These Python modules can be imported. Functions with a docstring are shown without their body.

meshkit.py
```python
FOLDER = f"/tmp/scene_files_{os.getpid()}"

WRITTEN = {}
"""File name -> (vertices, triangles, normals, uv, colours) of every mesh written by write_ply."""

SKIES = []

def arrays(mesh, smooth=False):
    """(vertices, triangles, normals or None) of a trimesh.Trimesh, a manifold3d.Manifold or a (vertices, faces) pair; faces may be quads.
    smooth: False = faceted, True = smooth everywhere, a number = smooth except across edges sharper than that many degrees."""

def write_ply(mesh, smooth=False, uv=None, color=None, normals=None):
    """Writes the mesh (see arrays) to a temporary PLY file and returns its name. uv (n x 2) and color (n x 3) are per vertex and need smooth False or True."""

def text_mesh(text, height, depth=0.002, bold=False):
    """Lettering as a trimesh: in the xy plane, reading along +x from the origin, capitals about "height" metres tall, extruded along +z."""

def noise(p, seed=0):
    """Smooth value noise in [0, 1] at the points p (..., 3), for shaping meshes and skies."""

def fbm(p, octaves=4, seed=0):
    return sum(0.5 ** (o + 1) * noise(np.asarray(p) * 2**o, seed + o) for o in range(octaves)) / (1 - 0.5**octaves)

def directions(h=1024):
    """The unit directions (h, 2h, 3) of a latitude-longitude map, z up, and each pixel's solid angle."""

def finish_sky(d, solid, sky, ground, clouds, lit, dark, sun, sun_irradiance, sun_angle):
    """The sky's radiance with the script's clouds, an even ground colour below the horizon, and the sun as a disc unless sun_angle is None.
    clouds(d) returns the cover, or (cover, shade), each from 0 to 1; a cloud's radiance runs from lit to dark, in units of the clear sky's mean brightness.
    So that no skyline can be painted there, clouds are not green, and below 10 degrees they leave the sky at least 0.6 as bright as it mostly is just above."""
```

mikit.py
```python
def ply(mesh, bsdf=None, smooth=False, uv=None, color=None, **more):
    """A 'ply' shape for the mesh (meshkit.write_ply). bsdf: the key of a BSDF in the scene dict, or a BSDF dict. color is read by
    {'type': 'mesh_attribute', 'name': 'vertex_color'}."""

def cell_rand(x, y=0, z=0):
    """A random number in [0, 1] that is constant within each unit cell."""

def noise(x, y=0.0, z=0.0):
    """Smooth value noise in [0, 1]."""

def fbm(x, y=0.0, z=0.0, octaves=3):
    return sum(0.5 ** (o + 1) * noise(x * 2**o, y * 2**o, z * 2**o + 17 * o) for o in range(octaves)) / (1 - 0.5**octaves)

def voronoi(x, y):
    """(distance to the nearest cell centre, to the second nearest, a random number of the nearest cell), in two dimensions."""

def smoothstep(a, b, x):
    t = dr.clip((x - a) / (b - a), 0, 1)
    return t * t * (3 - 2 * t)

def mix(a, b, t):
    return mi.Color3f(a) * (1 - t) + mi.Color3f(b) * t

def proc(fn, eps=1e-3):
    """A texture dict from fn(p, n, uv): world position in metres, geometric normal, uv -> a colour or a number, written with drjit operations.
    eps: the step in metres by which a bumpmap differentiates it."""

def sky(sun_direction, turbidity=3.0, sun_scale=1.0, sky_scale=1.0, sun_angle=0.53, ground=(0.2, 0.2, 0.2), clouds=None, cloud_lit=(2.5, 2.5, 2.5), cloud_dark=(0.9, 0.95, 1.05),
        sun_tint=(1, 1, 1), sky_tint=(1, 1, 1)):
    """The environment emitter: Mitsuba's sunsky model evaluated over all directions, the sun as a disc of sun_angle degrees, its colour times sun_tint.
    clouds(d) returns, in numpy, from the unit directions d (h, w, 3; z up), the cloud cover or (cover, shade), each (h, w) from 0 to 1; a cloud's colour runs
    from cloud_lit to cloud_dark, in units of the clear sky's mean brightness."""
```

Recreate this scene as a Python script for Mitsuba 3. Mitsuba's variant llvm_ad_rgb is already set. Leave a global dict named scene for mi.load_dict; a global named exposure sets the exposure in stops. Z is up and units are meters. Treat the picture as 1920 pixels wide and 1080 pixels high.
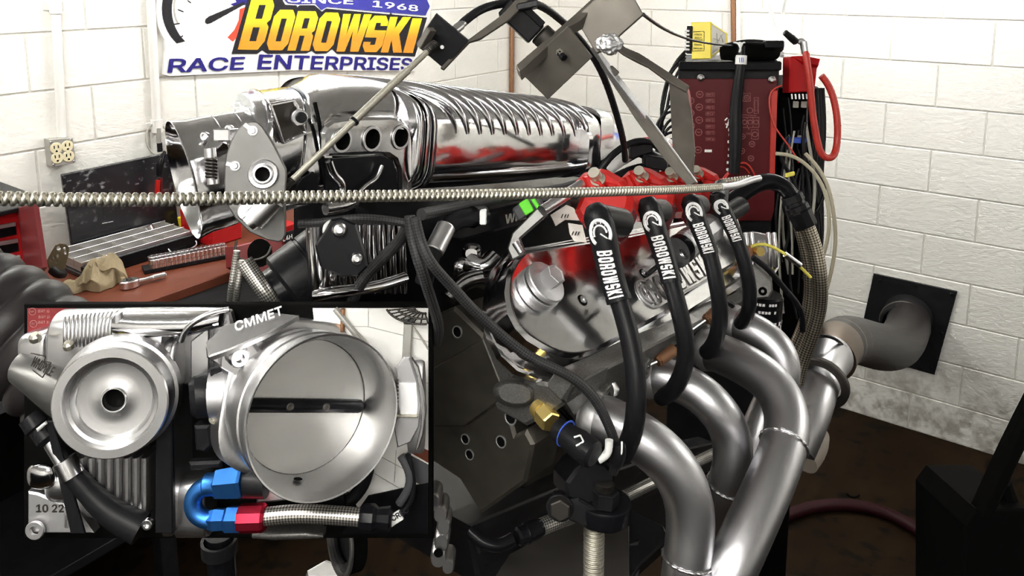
import math, random
import numpy as np, trimesh, shapely, shapely.geometry as sg, shapely.affinity as sa
import mitsuba as mi, drjit as dr, mikit, meshkit
from scipy.interpolate import CubicSpline
T = mi.ScalarTransform4f
random.seed(7); RNG = np.random.default_rng(7)
scene, labels = {'type': 'scene'}, {}
exposure = 0.3
# ---------------------------------------------------------------- camera
FOCAL, PX, PY = 1450.0, 960.0, 179.0                 # pixels of the 1920 x 1080 frame; lens shifted upwards
CAM = np.array([0.0, 0.0, 1.95])
YAW, PITCH = math.radians(54), math.radians(9)
VW = np.array([math.sin(YAW)*math.cos(PITCH), math.cos(YAW)*math.cos(PITCH), -math.sin(PITCH)])
VR = np.array([math.cos(YAW), -math.sin(YAW), 0.0]); VU = np.cross(VR, VW)
scene['camera'] = {'type': 'perspective', 'fov': 2*math.degrees(math.atan(960/FOCAL)), 'fov_axis': 'x',
                   'principal_point_offset_y': (540-PY)/1080.0, 'near_clip': 0.02, 'far_clip': 50.0,
                   'to_world': T().look_at(origin=CAM.tolist(), target=(CAM+VW).tolist(), up=[0, 0, 1])}
# ---------------------------------------------------------------- room sizes and lights
WALL_A, WALL_B, CEIL = 2.54, 3.5, 2.55               # back wall y, right wall x, ceiling z
X0, Y0 = -2.0, -2.3
LIGHTS = [(0.45, 1.95, 'x', 'nearest the toolbox end of the back wall'), (2.15, 1.95, 'x', 'over the corner end of the back wall'), (2.9, 0.55, 'y', 'along the right wall above the exhaust outlet'), (2.8, -1.6, 'y', 'at the near end of the right wall'), (-0.45, 0.35, 'y', 'over the camera, added fill for the inset board'), (-0.95, -0.75, 'y', 'behind the camera, added fill for the inset board')]  # all out of view; last two are fill added to brighten the inset board
TUBE_RADIANCE = 60.0
def tube_emit(): return {'type': 'area', 'radiance': {'type': 'rgb', 'value': [TUBE_RADIANCE*1.0, TUBE_RADIANCE*0.985, TUBE_RADIANCE*0.93]}}

# ---------------------------------------------------------------- helpers
def unit(v): v = np.asarray(v, float); return v/np.linalg.norm(v)
def ray(px, py): return (px-PX)/FOCAL*VR-(py-PY)/FOCAL*VU+VW
def P(px, py, z): return CAM+ray(px, py)*z
def pix(p): p = np.asarray(p, float)-CAM; z = p@VW; return PX+FOCAL*(p@VR)/z, PY-FOCAL*(p@VU)/z, z
def hit(px, py, p0, n): d = ray(px, py); return CAM+d*(np.dot(np.asarray(p0)-CAM, n)/np.dot(d, n))
def size(px, z): return px*z/FOCAL
def cat(ms): return trimesh.util.concatenate([m for m in ms if m is not None])
def tm(v, f): return trimesh.Trimesh(np.asarray(v, float), np.asarray(f, int), process=False)
def fix(m):
    if m.volume < 0: m.invert()
    return m
def numbered(k):
    if k not in KEYS: KEYS.add(k); return k
    i = 1
    while f'{k}_{i:03d}' in KEYS: i += 1
    KEYS.add(f'{k}_{i:03d}'); return f'{k}_{i:03d}'
KEYS = set()
def thing(name, label, cat_, group=None):
    k = numbered(name); labels[k] = {'label': label, 'category': cat_}
    if group: labels[k]['group'] = group
    return k
def put(key, mesh, mat, smooth=35, uv=None):
    scene[key] = mikit.ply(mesh, 'material_'+mat, smooth=True if uv is not None else smooth, **({'uv': uv} if uv is not None else {}))
    return key
def part(parent, name, mesh, mat, smooth=35, label=None, uv=None, kind=None):
    k = numbered(parent+'__'+name)
    if isinstance(mesh, tuple): mesh, uv = mesh
    put(k, mesh, mat, smooth, uv)
    if label: labels.setdefault(k, {})['label'] = label
    if kind: labels.setdefault(k, {})['kind'] = kind
    return k
def solo(name, mesh, mat, label, cat_, group=None, smooth=35, uv=None):
    k = thing(name, label, cat_, group)
    if isinstance(mesh, tuple): mesh, uv = mesh
    return put(k, mesh, mat, smooth, uv)
def struct(name, mesh, mat, smooth=False, label=None):
    KEYS.add(name); put(name, mesh, mat, smooth); labels[name] = {'kind': 'structure', **({'label': label} if label else {})}
    return name
def frame(z, x=None):
    z = unit(z); x = np.asarray(x if x is not None else ([0, 0, 1] if abs(z[2]) < .9 else [1, 0, 0]), float)
    x = unit(x-z*np.dot(x, z)); return x, np.cross(z, x), z
def spline(pts, n):
    pts = np.asarray(pts, float)
    if len(pts) == 2: return pts[0]+(pts[1]-pts[0])*np.linspace(0, 1, n)[:, None]
    t = np.r_[0, np.cumsum(np.linalg.norm(np.diff(pts, axis=0), axis=1)**.6)]
    c = CubicSpline(t, pts, bc_type='natural'); q = c(np.linspace(0, t[-1], n*4))
    s = np.r_[0, np.cumsum(np.linalg.norm(np.diff(q, axis=0), axis=1))]
    u = np.linspace(0, s[-1], n); return np.stack([np.interp(u, s, q[:, k]) for k in range(3)], 1)
def sweep(path, r, seg=16, caps=True, flat=None, uv=False, closed=False):
    """a tube along the path; r one radius or one per point; flat = (sx, sy, x direction) for a flattened section"""
    path = np.asarray(path, float); n = len(path); r = np.broadcast_to(r, n)
    t = np.gradient(path, axis=0)
    if closed: t = np.roll(path, -1, 0)-np.roll(path, 1, 0)
    t = t/np.linalg.norm(t, axis=1, keepdims=True)
    x = frame(t[0], flat[2] if flat else None)[0]; xs = []
    for k in range(n): x = unit(x-t[k]*np.dot(x, t[k])); xs.append(x)
    xs = np.array(xs); ys = np.cross(t, xs)
    a = np.linspace(0, 2*np.pi, seg+1)[:seg+(1 if uv else 0)]; m = len(a)
    sx, sy = (flat[0], flat[1]) if flat else (1, 1)
    v = path[:, None]+r[:, None, None]*(np.cos(a)[None, :, None]*xs[:, None]*sx+np.sin(a)[None, :, None]*ys[:, None]*sy)
    V = v.reshape(-1, 3); F = []
    jn = m-1 if uv else m
    for i in range(n if closed else n-1):
        i2 = (i+1) % n
        j = np.arange(jn); j2 = (j+1) % m
        F.append(np.stack([i*m+j, i*m+j2, i2*m+j2], 1)); F.append(np.stack([i*m+j, i2*m+j2, i2*m+j], 1))
    F = np.vstack(F)
    s = np.r_[0, np.cumsum(np.linalg.norm(np.diff(path, axis=0), axis=1))]
    UV = np.stack(np.broadcast_arrays(s[:, None], a[None, :]/(2*np.pi)), -1).reshape(-1, 2)
    if caps and not closed:
        c = len(V); V = np.vstack([V, v[0], path[:1], v[-1], path[-1:]])
        UV = np.vstack([UV, np.zeros((2*m+2, 2))])
        j = np.arange(jn); j2 = (j+1) % m
        F = np.vstack([F, np.stack([c+j2, c+j, np.full(jn, c+m)], 1), np.stack([c+m+1+j, c+m+1+j2, np.full(jn, c+2*m+1)], 1)])
    mesh = tm(V, F)
    return (mesh, UV) if uv else mesh
def tube(pts, r, n=None, seg=14, **k):
    pts = np.asarray(pts, float)
    if n is None: n = 2 if len(pts) == 2 else 10*len(pts)
    return sweep(spline(pts, n), r if np.isscalar(r) else np.interp(np.linspace(0, 1, n), np.linspace(0, 1, len(r)), r), seg, **k)
def pts(*l): return np.array([P(*q) for q in l])
def rod(a, b, r, seg=16): return sweep(np.array([a, b], float), r, seg)
def lathe(prof, o, axis, seg=40, x=None):
    """prof: (h, r) pairs along the axis; r = 0 ends close it"""
    X, Y, Z = frame(axis, x); o = np.asarray(o, float); a = np.linspace(0, 2*np.pi, seg, endpoint=False)
    V, F, rows = [], [], []
    for h, r in prof:
        if r <= 1e-9: rows.append((len(V), 1)); V.append(o+Z*h)
        else:
            rows.append((len(V), seg)); V += list(o+Z*h+r*(np.cos(a)[:, None]*X+np.sin(a)[:, None]*Y))
    for (i, m), (j, q) in zip(rows, rows[1:]):
        for k in range(seg):
            k2 = (k+1) % seg
            if m == 1 and q == 1: continue
            if m == 1: F.append((i, j+k2, j+k))
            elif q == 1: F.append((i+k, i+k2, j))
            else: F += [(i+k, i+k2, j+k2), (i+k, j+k2, j+k)]
    return tm(V, F)
def ring(o, axis, r_out, r_in, h, ch=0.0006, seg=40):
    return lathe([(0, r_in), (0, r_out-ch), (ch, r_out), (h-ch, r_out), (h, r_out-ch), (h, r_in), (0, r_in)], o, axis, seg)
def disc(o, axis, r, h, ch=0.0008, seg=32): return lathe([(0, 0), (0, r-ch), (ch, r), (h-ch, r), (h, r-ch), (h, 0)], o, axis, seg)
def hexnut(o, axis, r, h, hole=0.0, x=None):
    if hole <= 0: return lathe([(0, 0), (0, r), (h*.88, r), (h, r*.88), (h, 0)], o, axis, 6, x)
    X, Y, Z = frame(axis, x); return lathe([(0, r), (h*.88, r), (h, r*.88)], o, axis, 6, x)
def bolt(o, axis, r, h):
    """socket head: barrel with a recessed hexagon"""
    b = lathe([(0, 0), (0, r), (h*.85, r), (h, r*.86), (h, r*.55), (h*.45, r*.5), (h*.45, 0)], o, axis, 18); return b
def box(o, ax, ay, az, ch=0.001):
    """chamfered block with its centre at o and full edge vectors ax, ay, az"""
    A = [np.asarray(v, float) for v in (ax, ay, az)]; L = [np.linalg.norm(v) for v in A]; U = [v/l for v, l in zip(A, L)]
    ch = min(ch, min(L)*.3); q = []
    for sx in (-1, 1):
        for sy in (-1, 1):
            for sz in (-1, 1):
                S = (sx, sy, sz)
                for k in range(3):
                    q.append(np.asarray(o)+sum(U[i]*S[i]*(L[i]/2-(0 if i == k else ch)) for i in range(3)))
    return trimesh.convex.convex_hull(np.array(q))
def plainbox(lo, hi): lo, hi = np.array(lo, float), np.array(hi, float); b = trimesh.creation.box(hi-lo); b.apply_translation((lo+hi)/2); return b
def aabox(lo, hi, ch=0.002): lo, hi = np.array(lo, float), np.array(hi, float); d = hi-lo; return box((lo+hi)/2, [d[0], 0, 0], [0, d[1], 0], [0, 0, d[2]], ch)
def inset(ring_, d):
    q = np.asarray(ring_, float); a = q-np.roll(q, 1, 0); b = np.roll(q, -1, 0)-q
    a /= np.linalg.norm(a, axis=1, keepdims=True)+1e-12; b /= np.linalg.norm(b, axis=1, keepdims=True)+1e-12
    na, nb = np.stack([-a[:, 1], a[:, 0]], 1), np.stack([-b[:, 1], b[:, 0]], 1)
    m = na+nb; m /= np.maximum((m*na).sum(1), .35)[:, None]
    return q+m*d
def prism(poly, o, ex, ey, ez, ch=0.0):
    """polygon (points in metres in the ex, ey plane at o) extruded along the vector ez, its outer edge chamfered"""
    if not isinstance(poly, sg.Polygon): poly = sg.Polygon(poly)
    if not poly.is_valid: poly = poly.buffer(0)
    if poly.geom_type != 'Polygon': poly = max(poly.geoms, key=lambda g: g.area)
    poly = sg.polygon.orient(poly, 1.0); L = np.linalg.norm(ez); uz = np.asarray(ez)/L; ex, ey = unit(ex), unit(ey)
    if np.dot(np.cross(ex, ey), uz) < 0:       # keep right-handed
        poly = sg.polygon.orient(sa.affine_transform(poly, [-1, 0, 0, 1, 0, 0]), 1.0); ex = -ex
    rings = [np.array(poly.exterior.coords)[:-1]]+[np.array(h.coords)[:-1] for h in poly.interiors]
    tri_v, tri_f = trimesh.creation.triangulate_polygon(poly, engine='earcut')
    base = np.vstack(rings); ins = np.vstack([inset(r_, ch) if ch else r_ for r_ in rings])
    key = {tuple(np.round(p, 9)): i for i, p in enumerate(base)}
    idx = np.array([key[tuple(np.round(p, 9))] for p in tri_v]); tri_f = idx[tri_f]
    a0, b0, c0 = (base[tri_f[:, k]] for k in range(3))
    flip = np.cross(b0-a0, c0-a0) < 0; tri_f[flip] = tri_f[flip][:, ::-1]
    levels = [(0, ins), (ch, base), (L-ch, base), (L, ins)] if ch else [(0, base), (L, base)]
    n = len(base); V = np.vstack([np.asarray(o)+q[:, :1]*ex+q[:, 1:]*ey+h*uz for h, q in levels]); F = [tri_f[:, ::-1], tri_f+n*(len(levels)-1)]
    for k in range(len(levels)-1):
        off = 0
        for r_ in rings:
            i = np.arange(len(r_)); j = (i+1) % len(r_); i, j = i+off, j+off
            F += [np.stack([i+k*n, j+k*n, j+(k+1)*n], 1), np.stack([i+k*n, j+(k+1)*n, i+(k+1)*n], 1)]; off += len(r_)
    return tm(V, np.vstack(F))
def on_plane(pxs, p0, n, up=None):
    """pixels -> 2-D points on the plane through p0 with normal n (towards the viewer): (poly, o, ex, ey)"""
    n = unit(n); ey = unit((VU if up is None else np.asarray(up, float))-n*np.dot(VU if up is None else up, n)); ex = np.cross(ey, n)
    q = [hit(x, y, p0, n)-p0 for x, y in pxs]
    return np.array([[np.dot(a, ex), np.dot(a, ey)] for a in q]), np.asarray(p0, float), ex, ey
def rounded(poly, r, res=4):
    g = sg.Polygon(poly).buffer(0); g = g.buffer(-r).buffer(r, quad_segs=res)
    return (g if g.geom_type == 'Polygon' else max(g.geoms, key=lambda k: k.area)).simplify(r*.02)
def plate(pxs, p0, n, thick, ch=0.0008, r=0.0, holes=(), res=4):
    """a plate whose front face has the outline pxs (pixels) on the plane p0, n; it extends thick behind that face"""
    q, o, ex, ey = on_plane(pxs, p0, n); g = rounded(q, r, res) if r else sg.Polygon(q).buffer(0)
    for h in holes: g = g.difference(sg.Polygon(on_plane(h, p0, n)[0]).buffer(0))
    return prism(g, o-unit(n)*thick, ex, ey, unit(n)*thick, ch)
def lettering(text, h, o, ex, ey, depth=0.0006, slant=0.0, width=None, bold=True, centre=False, cond=1.0):
    m = meshkit.text_mesh(text, h, depth, bold); v = m.vertices.copy()
    v[:, 0] *= (width/(v[:, 0].max()-v[:, 0].min())) if width else cond
    v[:, 0] += slant*v[:, 1]
    if centre: v[:, 0] -= (v[:, 0].max()+v[:, 0].min())/2; v[:, 1] -= h/2
    ex, ey = unit(ex), unit(ey); ez = np.cross(ex, ey)
    return tm(np.asarray(o)+v[:, :1]*ex+v[:, 1:2]*ey+v[:, 2:]*ez, m.faces)
def loft(sections, caps=True, closed=True):
    """sections: (n, m, 3) rings of equal count"""
    S = np.asarray(sections, float); n, m, _ = S.shape; V = S.reshape(-1, 3); F = []
    for i in range(n-1):
        j = np.arange(m); j2 = (j+1) % m
        F += [np.stack([i*m+j, i*m+j2, (i+1)*m+j2], 1), np.stack([i*m+j, (i+1)*m+j2, (i+1)*m+j], 1)]
    if caps:
        c = len(V); V = np.vstack([V, S[0].mean(0)[None], S[-1].mean(0)[None]]); j = np.arange(m); j2 = (j+1) % m
        F += [np.stack([j2, j, np.full(m, c)], 1), np.stack([(n-1)*m+j, (n-1)*m+j2, np.full(m, c+1)], 1)]
    return fix(tm(V, np.vstack(F)))
def ell(c, ax, ay, m=32, p=2.0):
    """superellipse ring around c with half axes ax, ay"""
    a = np.linspace(0, 2*np.pi, m, endpoint=False); q = 2/p
    return np.asarray(c)+np.outer(np.sign(np.cos(a))*np.abs(np.cos(a))**q, ax)+np.outer(np.sign(np.sin(a))*np.abs(np.sin(a))**q, ay)

# ---------------------------------------------------------------- materials
def rgb(*c): return {'type': 'rgb', 'value': list(c) if len(c) > 1 else [c[0]]*3}
def mat(name, d): scene['material_'+name] = d; return name
def pl(name, c, rough=.5, metal=0.0, spec=.5, **k):
    return mat(name, {'type': 'twosided', 'b': {'type': 'principled', 'base_color': c if isinstance(c, dict) else rgb(*c), 'roughness': rough, 'metallic': metal, 'specular': spec, **k}})
def metal(name, alpha, tint=(1, 1, 1), material='Al'):
    return mat(name, {'type': 'twosided', 'b': {'type': 'roughconductor', 'material': material, 'alpha': alpha, 'distribution': 'ggx', 'specular_reflectance': rgb(*tint)}})
def bumped(name, inner, fn, scale, eps=5e-4):
    return mat(name, {'type': 'twosided', 'b': {'type': 'bumpmap', 'arbitrary': mikit.proc(fn, eps), 'scale': scale, 'b': inner}})
N, FBM, MIX, SS = mikit.noise, mikit.fbm, mikit.mix, mikit.smoothstep
metal('polished_alu', .012, (.92, .92, .93)); metal('bright_alu', .10, (.88, .88, .89)); metal('satin_alu', .26, (.72, .72, .73))
metal('header_steel', .15, (.58, .58, .60)); metal('zinc', .24, (.54, .52, .44)); metal('brass', .2, (.95, .72, .25)); metal('dark_steel', .3, (.075, .07, .065))
metal('copper', .3, (.40, .22, .13)); metal('chrome', .06, (.85, .85, .85)); metal('blue_anodised', .2, (.06, .25, .72)); metal('red_anodised', .22, (.55, .03, .06))
pl('cast_alu', mikit.proc(lambda p, n, uv: MIX((.11, .107, .10), (.19, .187, .18), N(p.x*900, p.y*900, p.z*900))), .42, .8, .3)
pl('plate_alu', mikit.proc(lambda p, n, uv: MIX((.10, .098, .095), (.155, .152, .147), FBM(p.x*60, p.y*60, p.z*60))), .42, .8, .3)
pl('block_grey', mikit.proc(lambda p, n, uv: MIX((.028, .026, .022), (.062, .056, .047), FBM(p.x*45, p.y*45, p.z*45))), .45, .6, .3)
pl('bare_plate', mikit.proc(lambda p, n, uv: MIX((.065, .058, .050), (.13, .118, .102), FBM(p.x*40, p.y*40, p.z*40))), .55, .6, .3)
pl('black_plastic', (.006, .006, .007), .36, spec=.12); pl('black_rubber', (.006, .006, .007), .40, spec=.12); pl('black_satin', (.004, .004, .005), .25, spec=.11)
pl('black_steel', mikit.proc(lambda p, n, uv: MIX((.004, .004, .005), (.011, .011, .012), FBM(p.x*30, p.y*30, p.z*30))), .4, .1, .16)
pl('black_matt', (.002, .002, .002), .8, spec=.02); pl('grey_plastic', (.06, .06, .065), .45, spec=.3); pl('white_plastic', (.75, .75, .73), .45)
pl('red_plastic', (.36, .008, .006), .34, spec=.3); pl('red_paint', (.36, .008, .010), .3, spec=.3); pl('red_cable', (.42, .03, .02), .45)
pl('maroon_panel', (.060, .004, .006), .4, spec=.25); pl('maroon_hose', (.014, .0025, .004), .5, spec=.1); pl('yellow_paint', (.80, .64, .03), .4); pl('tan_panel', (.65, .62, .55), .5)
pl('white_print', (.82, .82, .82), .5); pl('pink_print', (.30, .13, .125), .5); pl('navy_print', (.018, .015, .15), .5, spec=.15); pl('black_print', (.010, .009, .012), .5, spec=.15)
pl('paper_white', (.70, .65, .60), .7); pl('green_plastic', (.12, .62, .03), .4); pl('blue_plastic', (.04, .10, .5), .4); pl('yellow_plastic', (.7, .62, .1), .5)
pl('ivory_plastic', (.66, .60, .40), .45); pl('galvanised', (.42, .41, .38), .45, .6); pl('white_paint', (.72, .71, .68), .45)
pl('grey_cable', (.30, .29, .25), .5); pl('tan_cable', (.42, .38, .28), .5); pl('red_print', (.75, .05, .02), .4); pl('duct_grey', (.011, .0095, .010), .42, spec=.16)
def braid(name, c1, c2, fu, fv, rough=.35, met=.9):
    def fn(p, n, uv):
        a = uv.x*fu; b = uv.y*fv
        s = dr.sin((a+b)*6.28318)*dr.sin((a-b)*6.28318)
        return MIX(c2, c1, SS(-.5, .5, s))
    return pl(name, mikit.proc(fn), rough, met)
braid('braided_steel', (.58, .52, .43), (.09, .075, .055), 130, 8); braid('fine_braid', (.75, .73, .68), (.13, .12, .11), 220, 10)
braid('black_braid', (.016, .016, .018), (.002, .002, .002), 200, 6, .55, .0)
pl('burnt', mikit.proc(lambda p, n, uv: MIX((.10, .06, .03), (.045, .035, .03), FBM(p.x*20, p.y*20, p.z*20))), .4, .6); pl('duct_tan', (.22, .19, .16), .6)
pl('sign_white', (.80, .80, .79), .18, spec=.6); pl('banner_blue', (.03, .03, .27), .3, spec=.3)
pl('sign_letter', mikit.proc(lambda p, n, uv: MIX((.86, .28, .012), (.88, .80, .01), SS(-.01, .11, p.z-(1.72-(p.x-1.75)*.085)))), .2)
pl('bench_top', mikit.proc(lambda p, n, uv: MIX((.085, .020, .010), (.13, .036, .019), FBM(p.x*14, p.y*30, p.z*14))), .45, spec=.25)
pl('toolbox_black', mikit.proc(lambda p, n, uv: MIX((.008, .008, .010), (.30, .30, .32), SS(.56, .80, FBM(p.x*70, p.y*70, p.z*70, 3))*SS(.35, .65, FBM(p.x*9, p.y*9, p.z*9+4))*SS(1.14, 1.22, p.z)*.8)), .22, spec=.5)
pl('muted_red', (.15, .020, .022), .35, spec=.3); pl('bronze_plate', (.10, .075, .04), .4, .6)
pl('rag_cloth', mikit.proc(lambda p, n, uv: MIX((.22, .175, .10), (.32, .26, .165), N(p.x*700, p.y*700, p.z*700))), .85)
metal('pulley_alu', .12, (.74, .74, .74)); metal('blade_alu', .2, (.72, .72, .70))
def block_word(word, gap=.10, wf=.62, grow=0.0, depth=.05, slant=.0):
    """heavy condensed capitals of unit height as a mesh in the xy plane"""
    x, out = 0, []
    for ch in word:
        g, gw = glyph(ch); g = sa.affine_transform(g.buffer(grow, join_style=2) if grow else g, [wf, slant, 0, 1, x, 0]); x += gw*wf+gap
        for q in getattr(g, 'geoms', [g]): out.append(trimesh.creation.extrude_polygon(q, depth, engine='earcut'))
    return cat(out), x-gap
def glyph(ch):
    B = sg.box; c = .17
    def cut(w, tl=c, tr=c, brr=c, bl=c): return sg.Polygon([(bl, 0), (w-brr, 0), (w, brr), (w, 1-tr), (w-tr, 1), (tl, 1), (0, 1-tl), (0, bl)])
    if ch == 'O': return cut(.86).difference(B(.32, .22, .54, .78)), .86
    if ch == 'B': return cut(.86, 0, c, c, 0).difference(B(.32, .16, .56, .42)).difference(B(.32, .58, .56, .84)).difference(sg.Polygon([(.9, .40), (.76, .5), (.9, .60)])), .86
    if ch == 'R': return cut(.86, 0, c, 0, 0).difference(B(.32, .56, .54, .82)).difference(B(.32, -.1, .52, .38)).difference(sg.Polygon([(.9, .34), (.76, .45), (.9, .54)])), .86
    if ch == 'W': return sg.Polygon([(0, 1), (.32, 1), (.36, .42), (.46, 1), (.74, 1), (.82, .42), (.88, 1), (1.2, 1), (1.06, 0), (.72, 0), (.60, .55), (.48, 0), (.14, 0)]), 1.2
    if ch == 'S': return cut(.84).difference(B(.32, .60, .90, .72)).difference(B(-.1, .28, .52, .40)).difference(B(.32, .66, .54, .80)).difference(B(.30, .2, .52, .34)), .84
    if ch == 'K': return sg.Polygon([(0, 0), (.32, 0), (.32, .36), (.54, 0), (.92, 0), (.58, .52), (.90, 1), (.54, 1), (.32, .66), (.32, 1), (0, 1)]), .9
    return B(0, 0, .33, 1), .33
# ================================================================ THE ROOM
def wall_colour(p, n, uv):
    grain = N(p.x*260, p.y*260, p.z*260); patch = FBM(p.x*3, p.y*3, p.z*3)
    c = MIX((.70, .69, .645), (.82, .81, .77), grain*.5+patch*.5)
    low = SS(.50, .05, p.z)*SS(.30, .75, FBM(p.x*24, p.y*24+3, p.z*15, 4)*.7+FBM(p.x*70, p.y*70, p.z*40, 2)*.3)        # scuffs and grime near the floor
    return MIX(c, (.22, .20, .17), low*.8)
mat('block_paint', {'type': 'twosided', 'b': {'type': 'bumpmap', 'arbitrary': mikit.proc(lambda p, n, uv: N(p.x*230, p.y*230, p.z*230)*.6+N(p.x*90, p.y*90, p.z*90)*.7, 1e-3), 'scale': .0016,
    'b': {'type': 'principled', 'base_color': mikit.proc(wall_colour), 'roughness': .5, 'specular': .4}}})
pl('mortar', mikit.proc(lambda p, n, uv: MIX((.50, .49, .45), (.62, .61, .57), N(p.x*120, p.y*120, p.z*120))), .8)
def floor_colour(p, n, uv):
    f = FBM(p.x*5, p.y*5, 0, 4); g = FBM(p.x*26+9, p.y*26, 1, 3)
    c = MIX((.0045, .0024, .001), (.012, .007, .0034), f)
    return MIX(c, (.002, .0018, .0015), SS(.55, .75, g)*.8)
pl('floor_concrete', mikit.proc(floor_colour), .7, spec=.04)
pl('wall_plain', (.62, .61, .59), .6); pl('ceiling_paint', (.50, .50, .49), .7)
struct('floor', plainbox([X0-.1, Y0-.1, -.1], [WALL_B+.2, WALL_A+.2, 0]), 'floor_concrete')
struct('ceiling', plainbox([X0-.1, Y0-.1, CEIL], [WALL_B+.2, WALL_A+.2, CEIL+.1]), 'ceiling_paint')
struct('wall_left', plainbox([X0-.1, WALL_A+.0035, 0], [WALL_B+.12, WALL_A+.12, CEIL]), 'mortar')
struct('wall_right', plainbox([WALL_B+.0035, Y0-.1, 0], [WALL_B+.12, WALL_A+.003, CEIL]), 'mortar')
struct('wall_behind', plainbox([X0-.1, Y0-.1, 0], [WALL_B, Y0, CEIL]), 'wall_plain')
struct('wall_far', plainbox([X0-.1, Y0, 0], [X0, WALL_A, CEIL]), 'wall_plain')
BH, BW, J = .178, .362, .006            # block course height, length, joint
def block_mesh(w, h):
    return box([0, 0, 0], [w, 0, 0], [0, .03, 0], [0, 0, h], .0022)
blocks = {}
def block_shape(w, h, turn):
    k = (round(w, 4), round(h, 4), turn)
    if k not in blocks:
        m = block_mesh(w, h)
        if turn: m.apply_transform(trimesh.transformations.rotation_matrix(-math.pi/2, [0, 0, 1]))
        blocks[k] = mikit.ply(m, 'material_block_paint', smooth=False)
    return blocks[k]
def lay(wall, start, end, turn, fixed, phase, z0):
    row = 0; z = z0
    while z < CEIL:
        a, b = max(z, 0), min(z+BH, CEIL)
        if b-a > .03:
            x = start-phase-(BW/2 if row % 2 else 0)
            while x < end:
                l, r_ = max(x, start), min(x+BW, end)
                if r_-l > .03:
                    w, h = r_-l-J, b-a-J
                    c = ((l+r_)/2, fixed+.015+RNG.uniform(-.0006, .0006), (a+b)/2) if not turn else (fixed+.015+RNG.uniform(-.0006, .0006), (l+r_)/2, (a+b)/2)
                    k = numbered(wall+'__block'); scene[k] = {**block_shape(w, h, turn), 'to_world': T().translate(list(c))}
                x += BW
        z += BH; row += 1
lay('wall_left', .35, WALL_B, False, WALL_A, .24, -.01); lay('wall_right', Y0+.02, WALL_A, True, WALL_B, .19, -.01)
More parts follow.
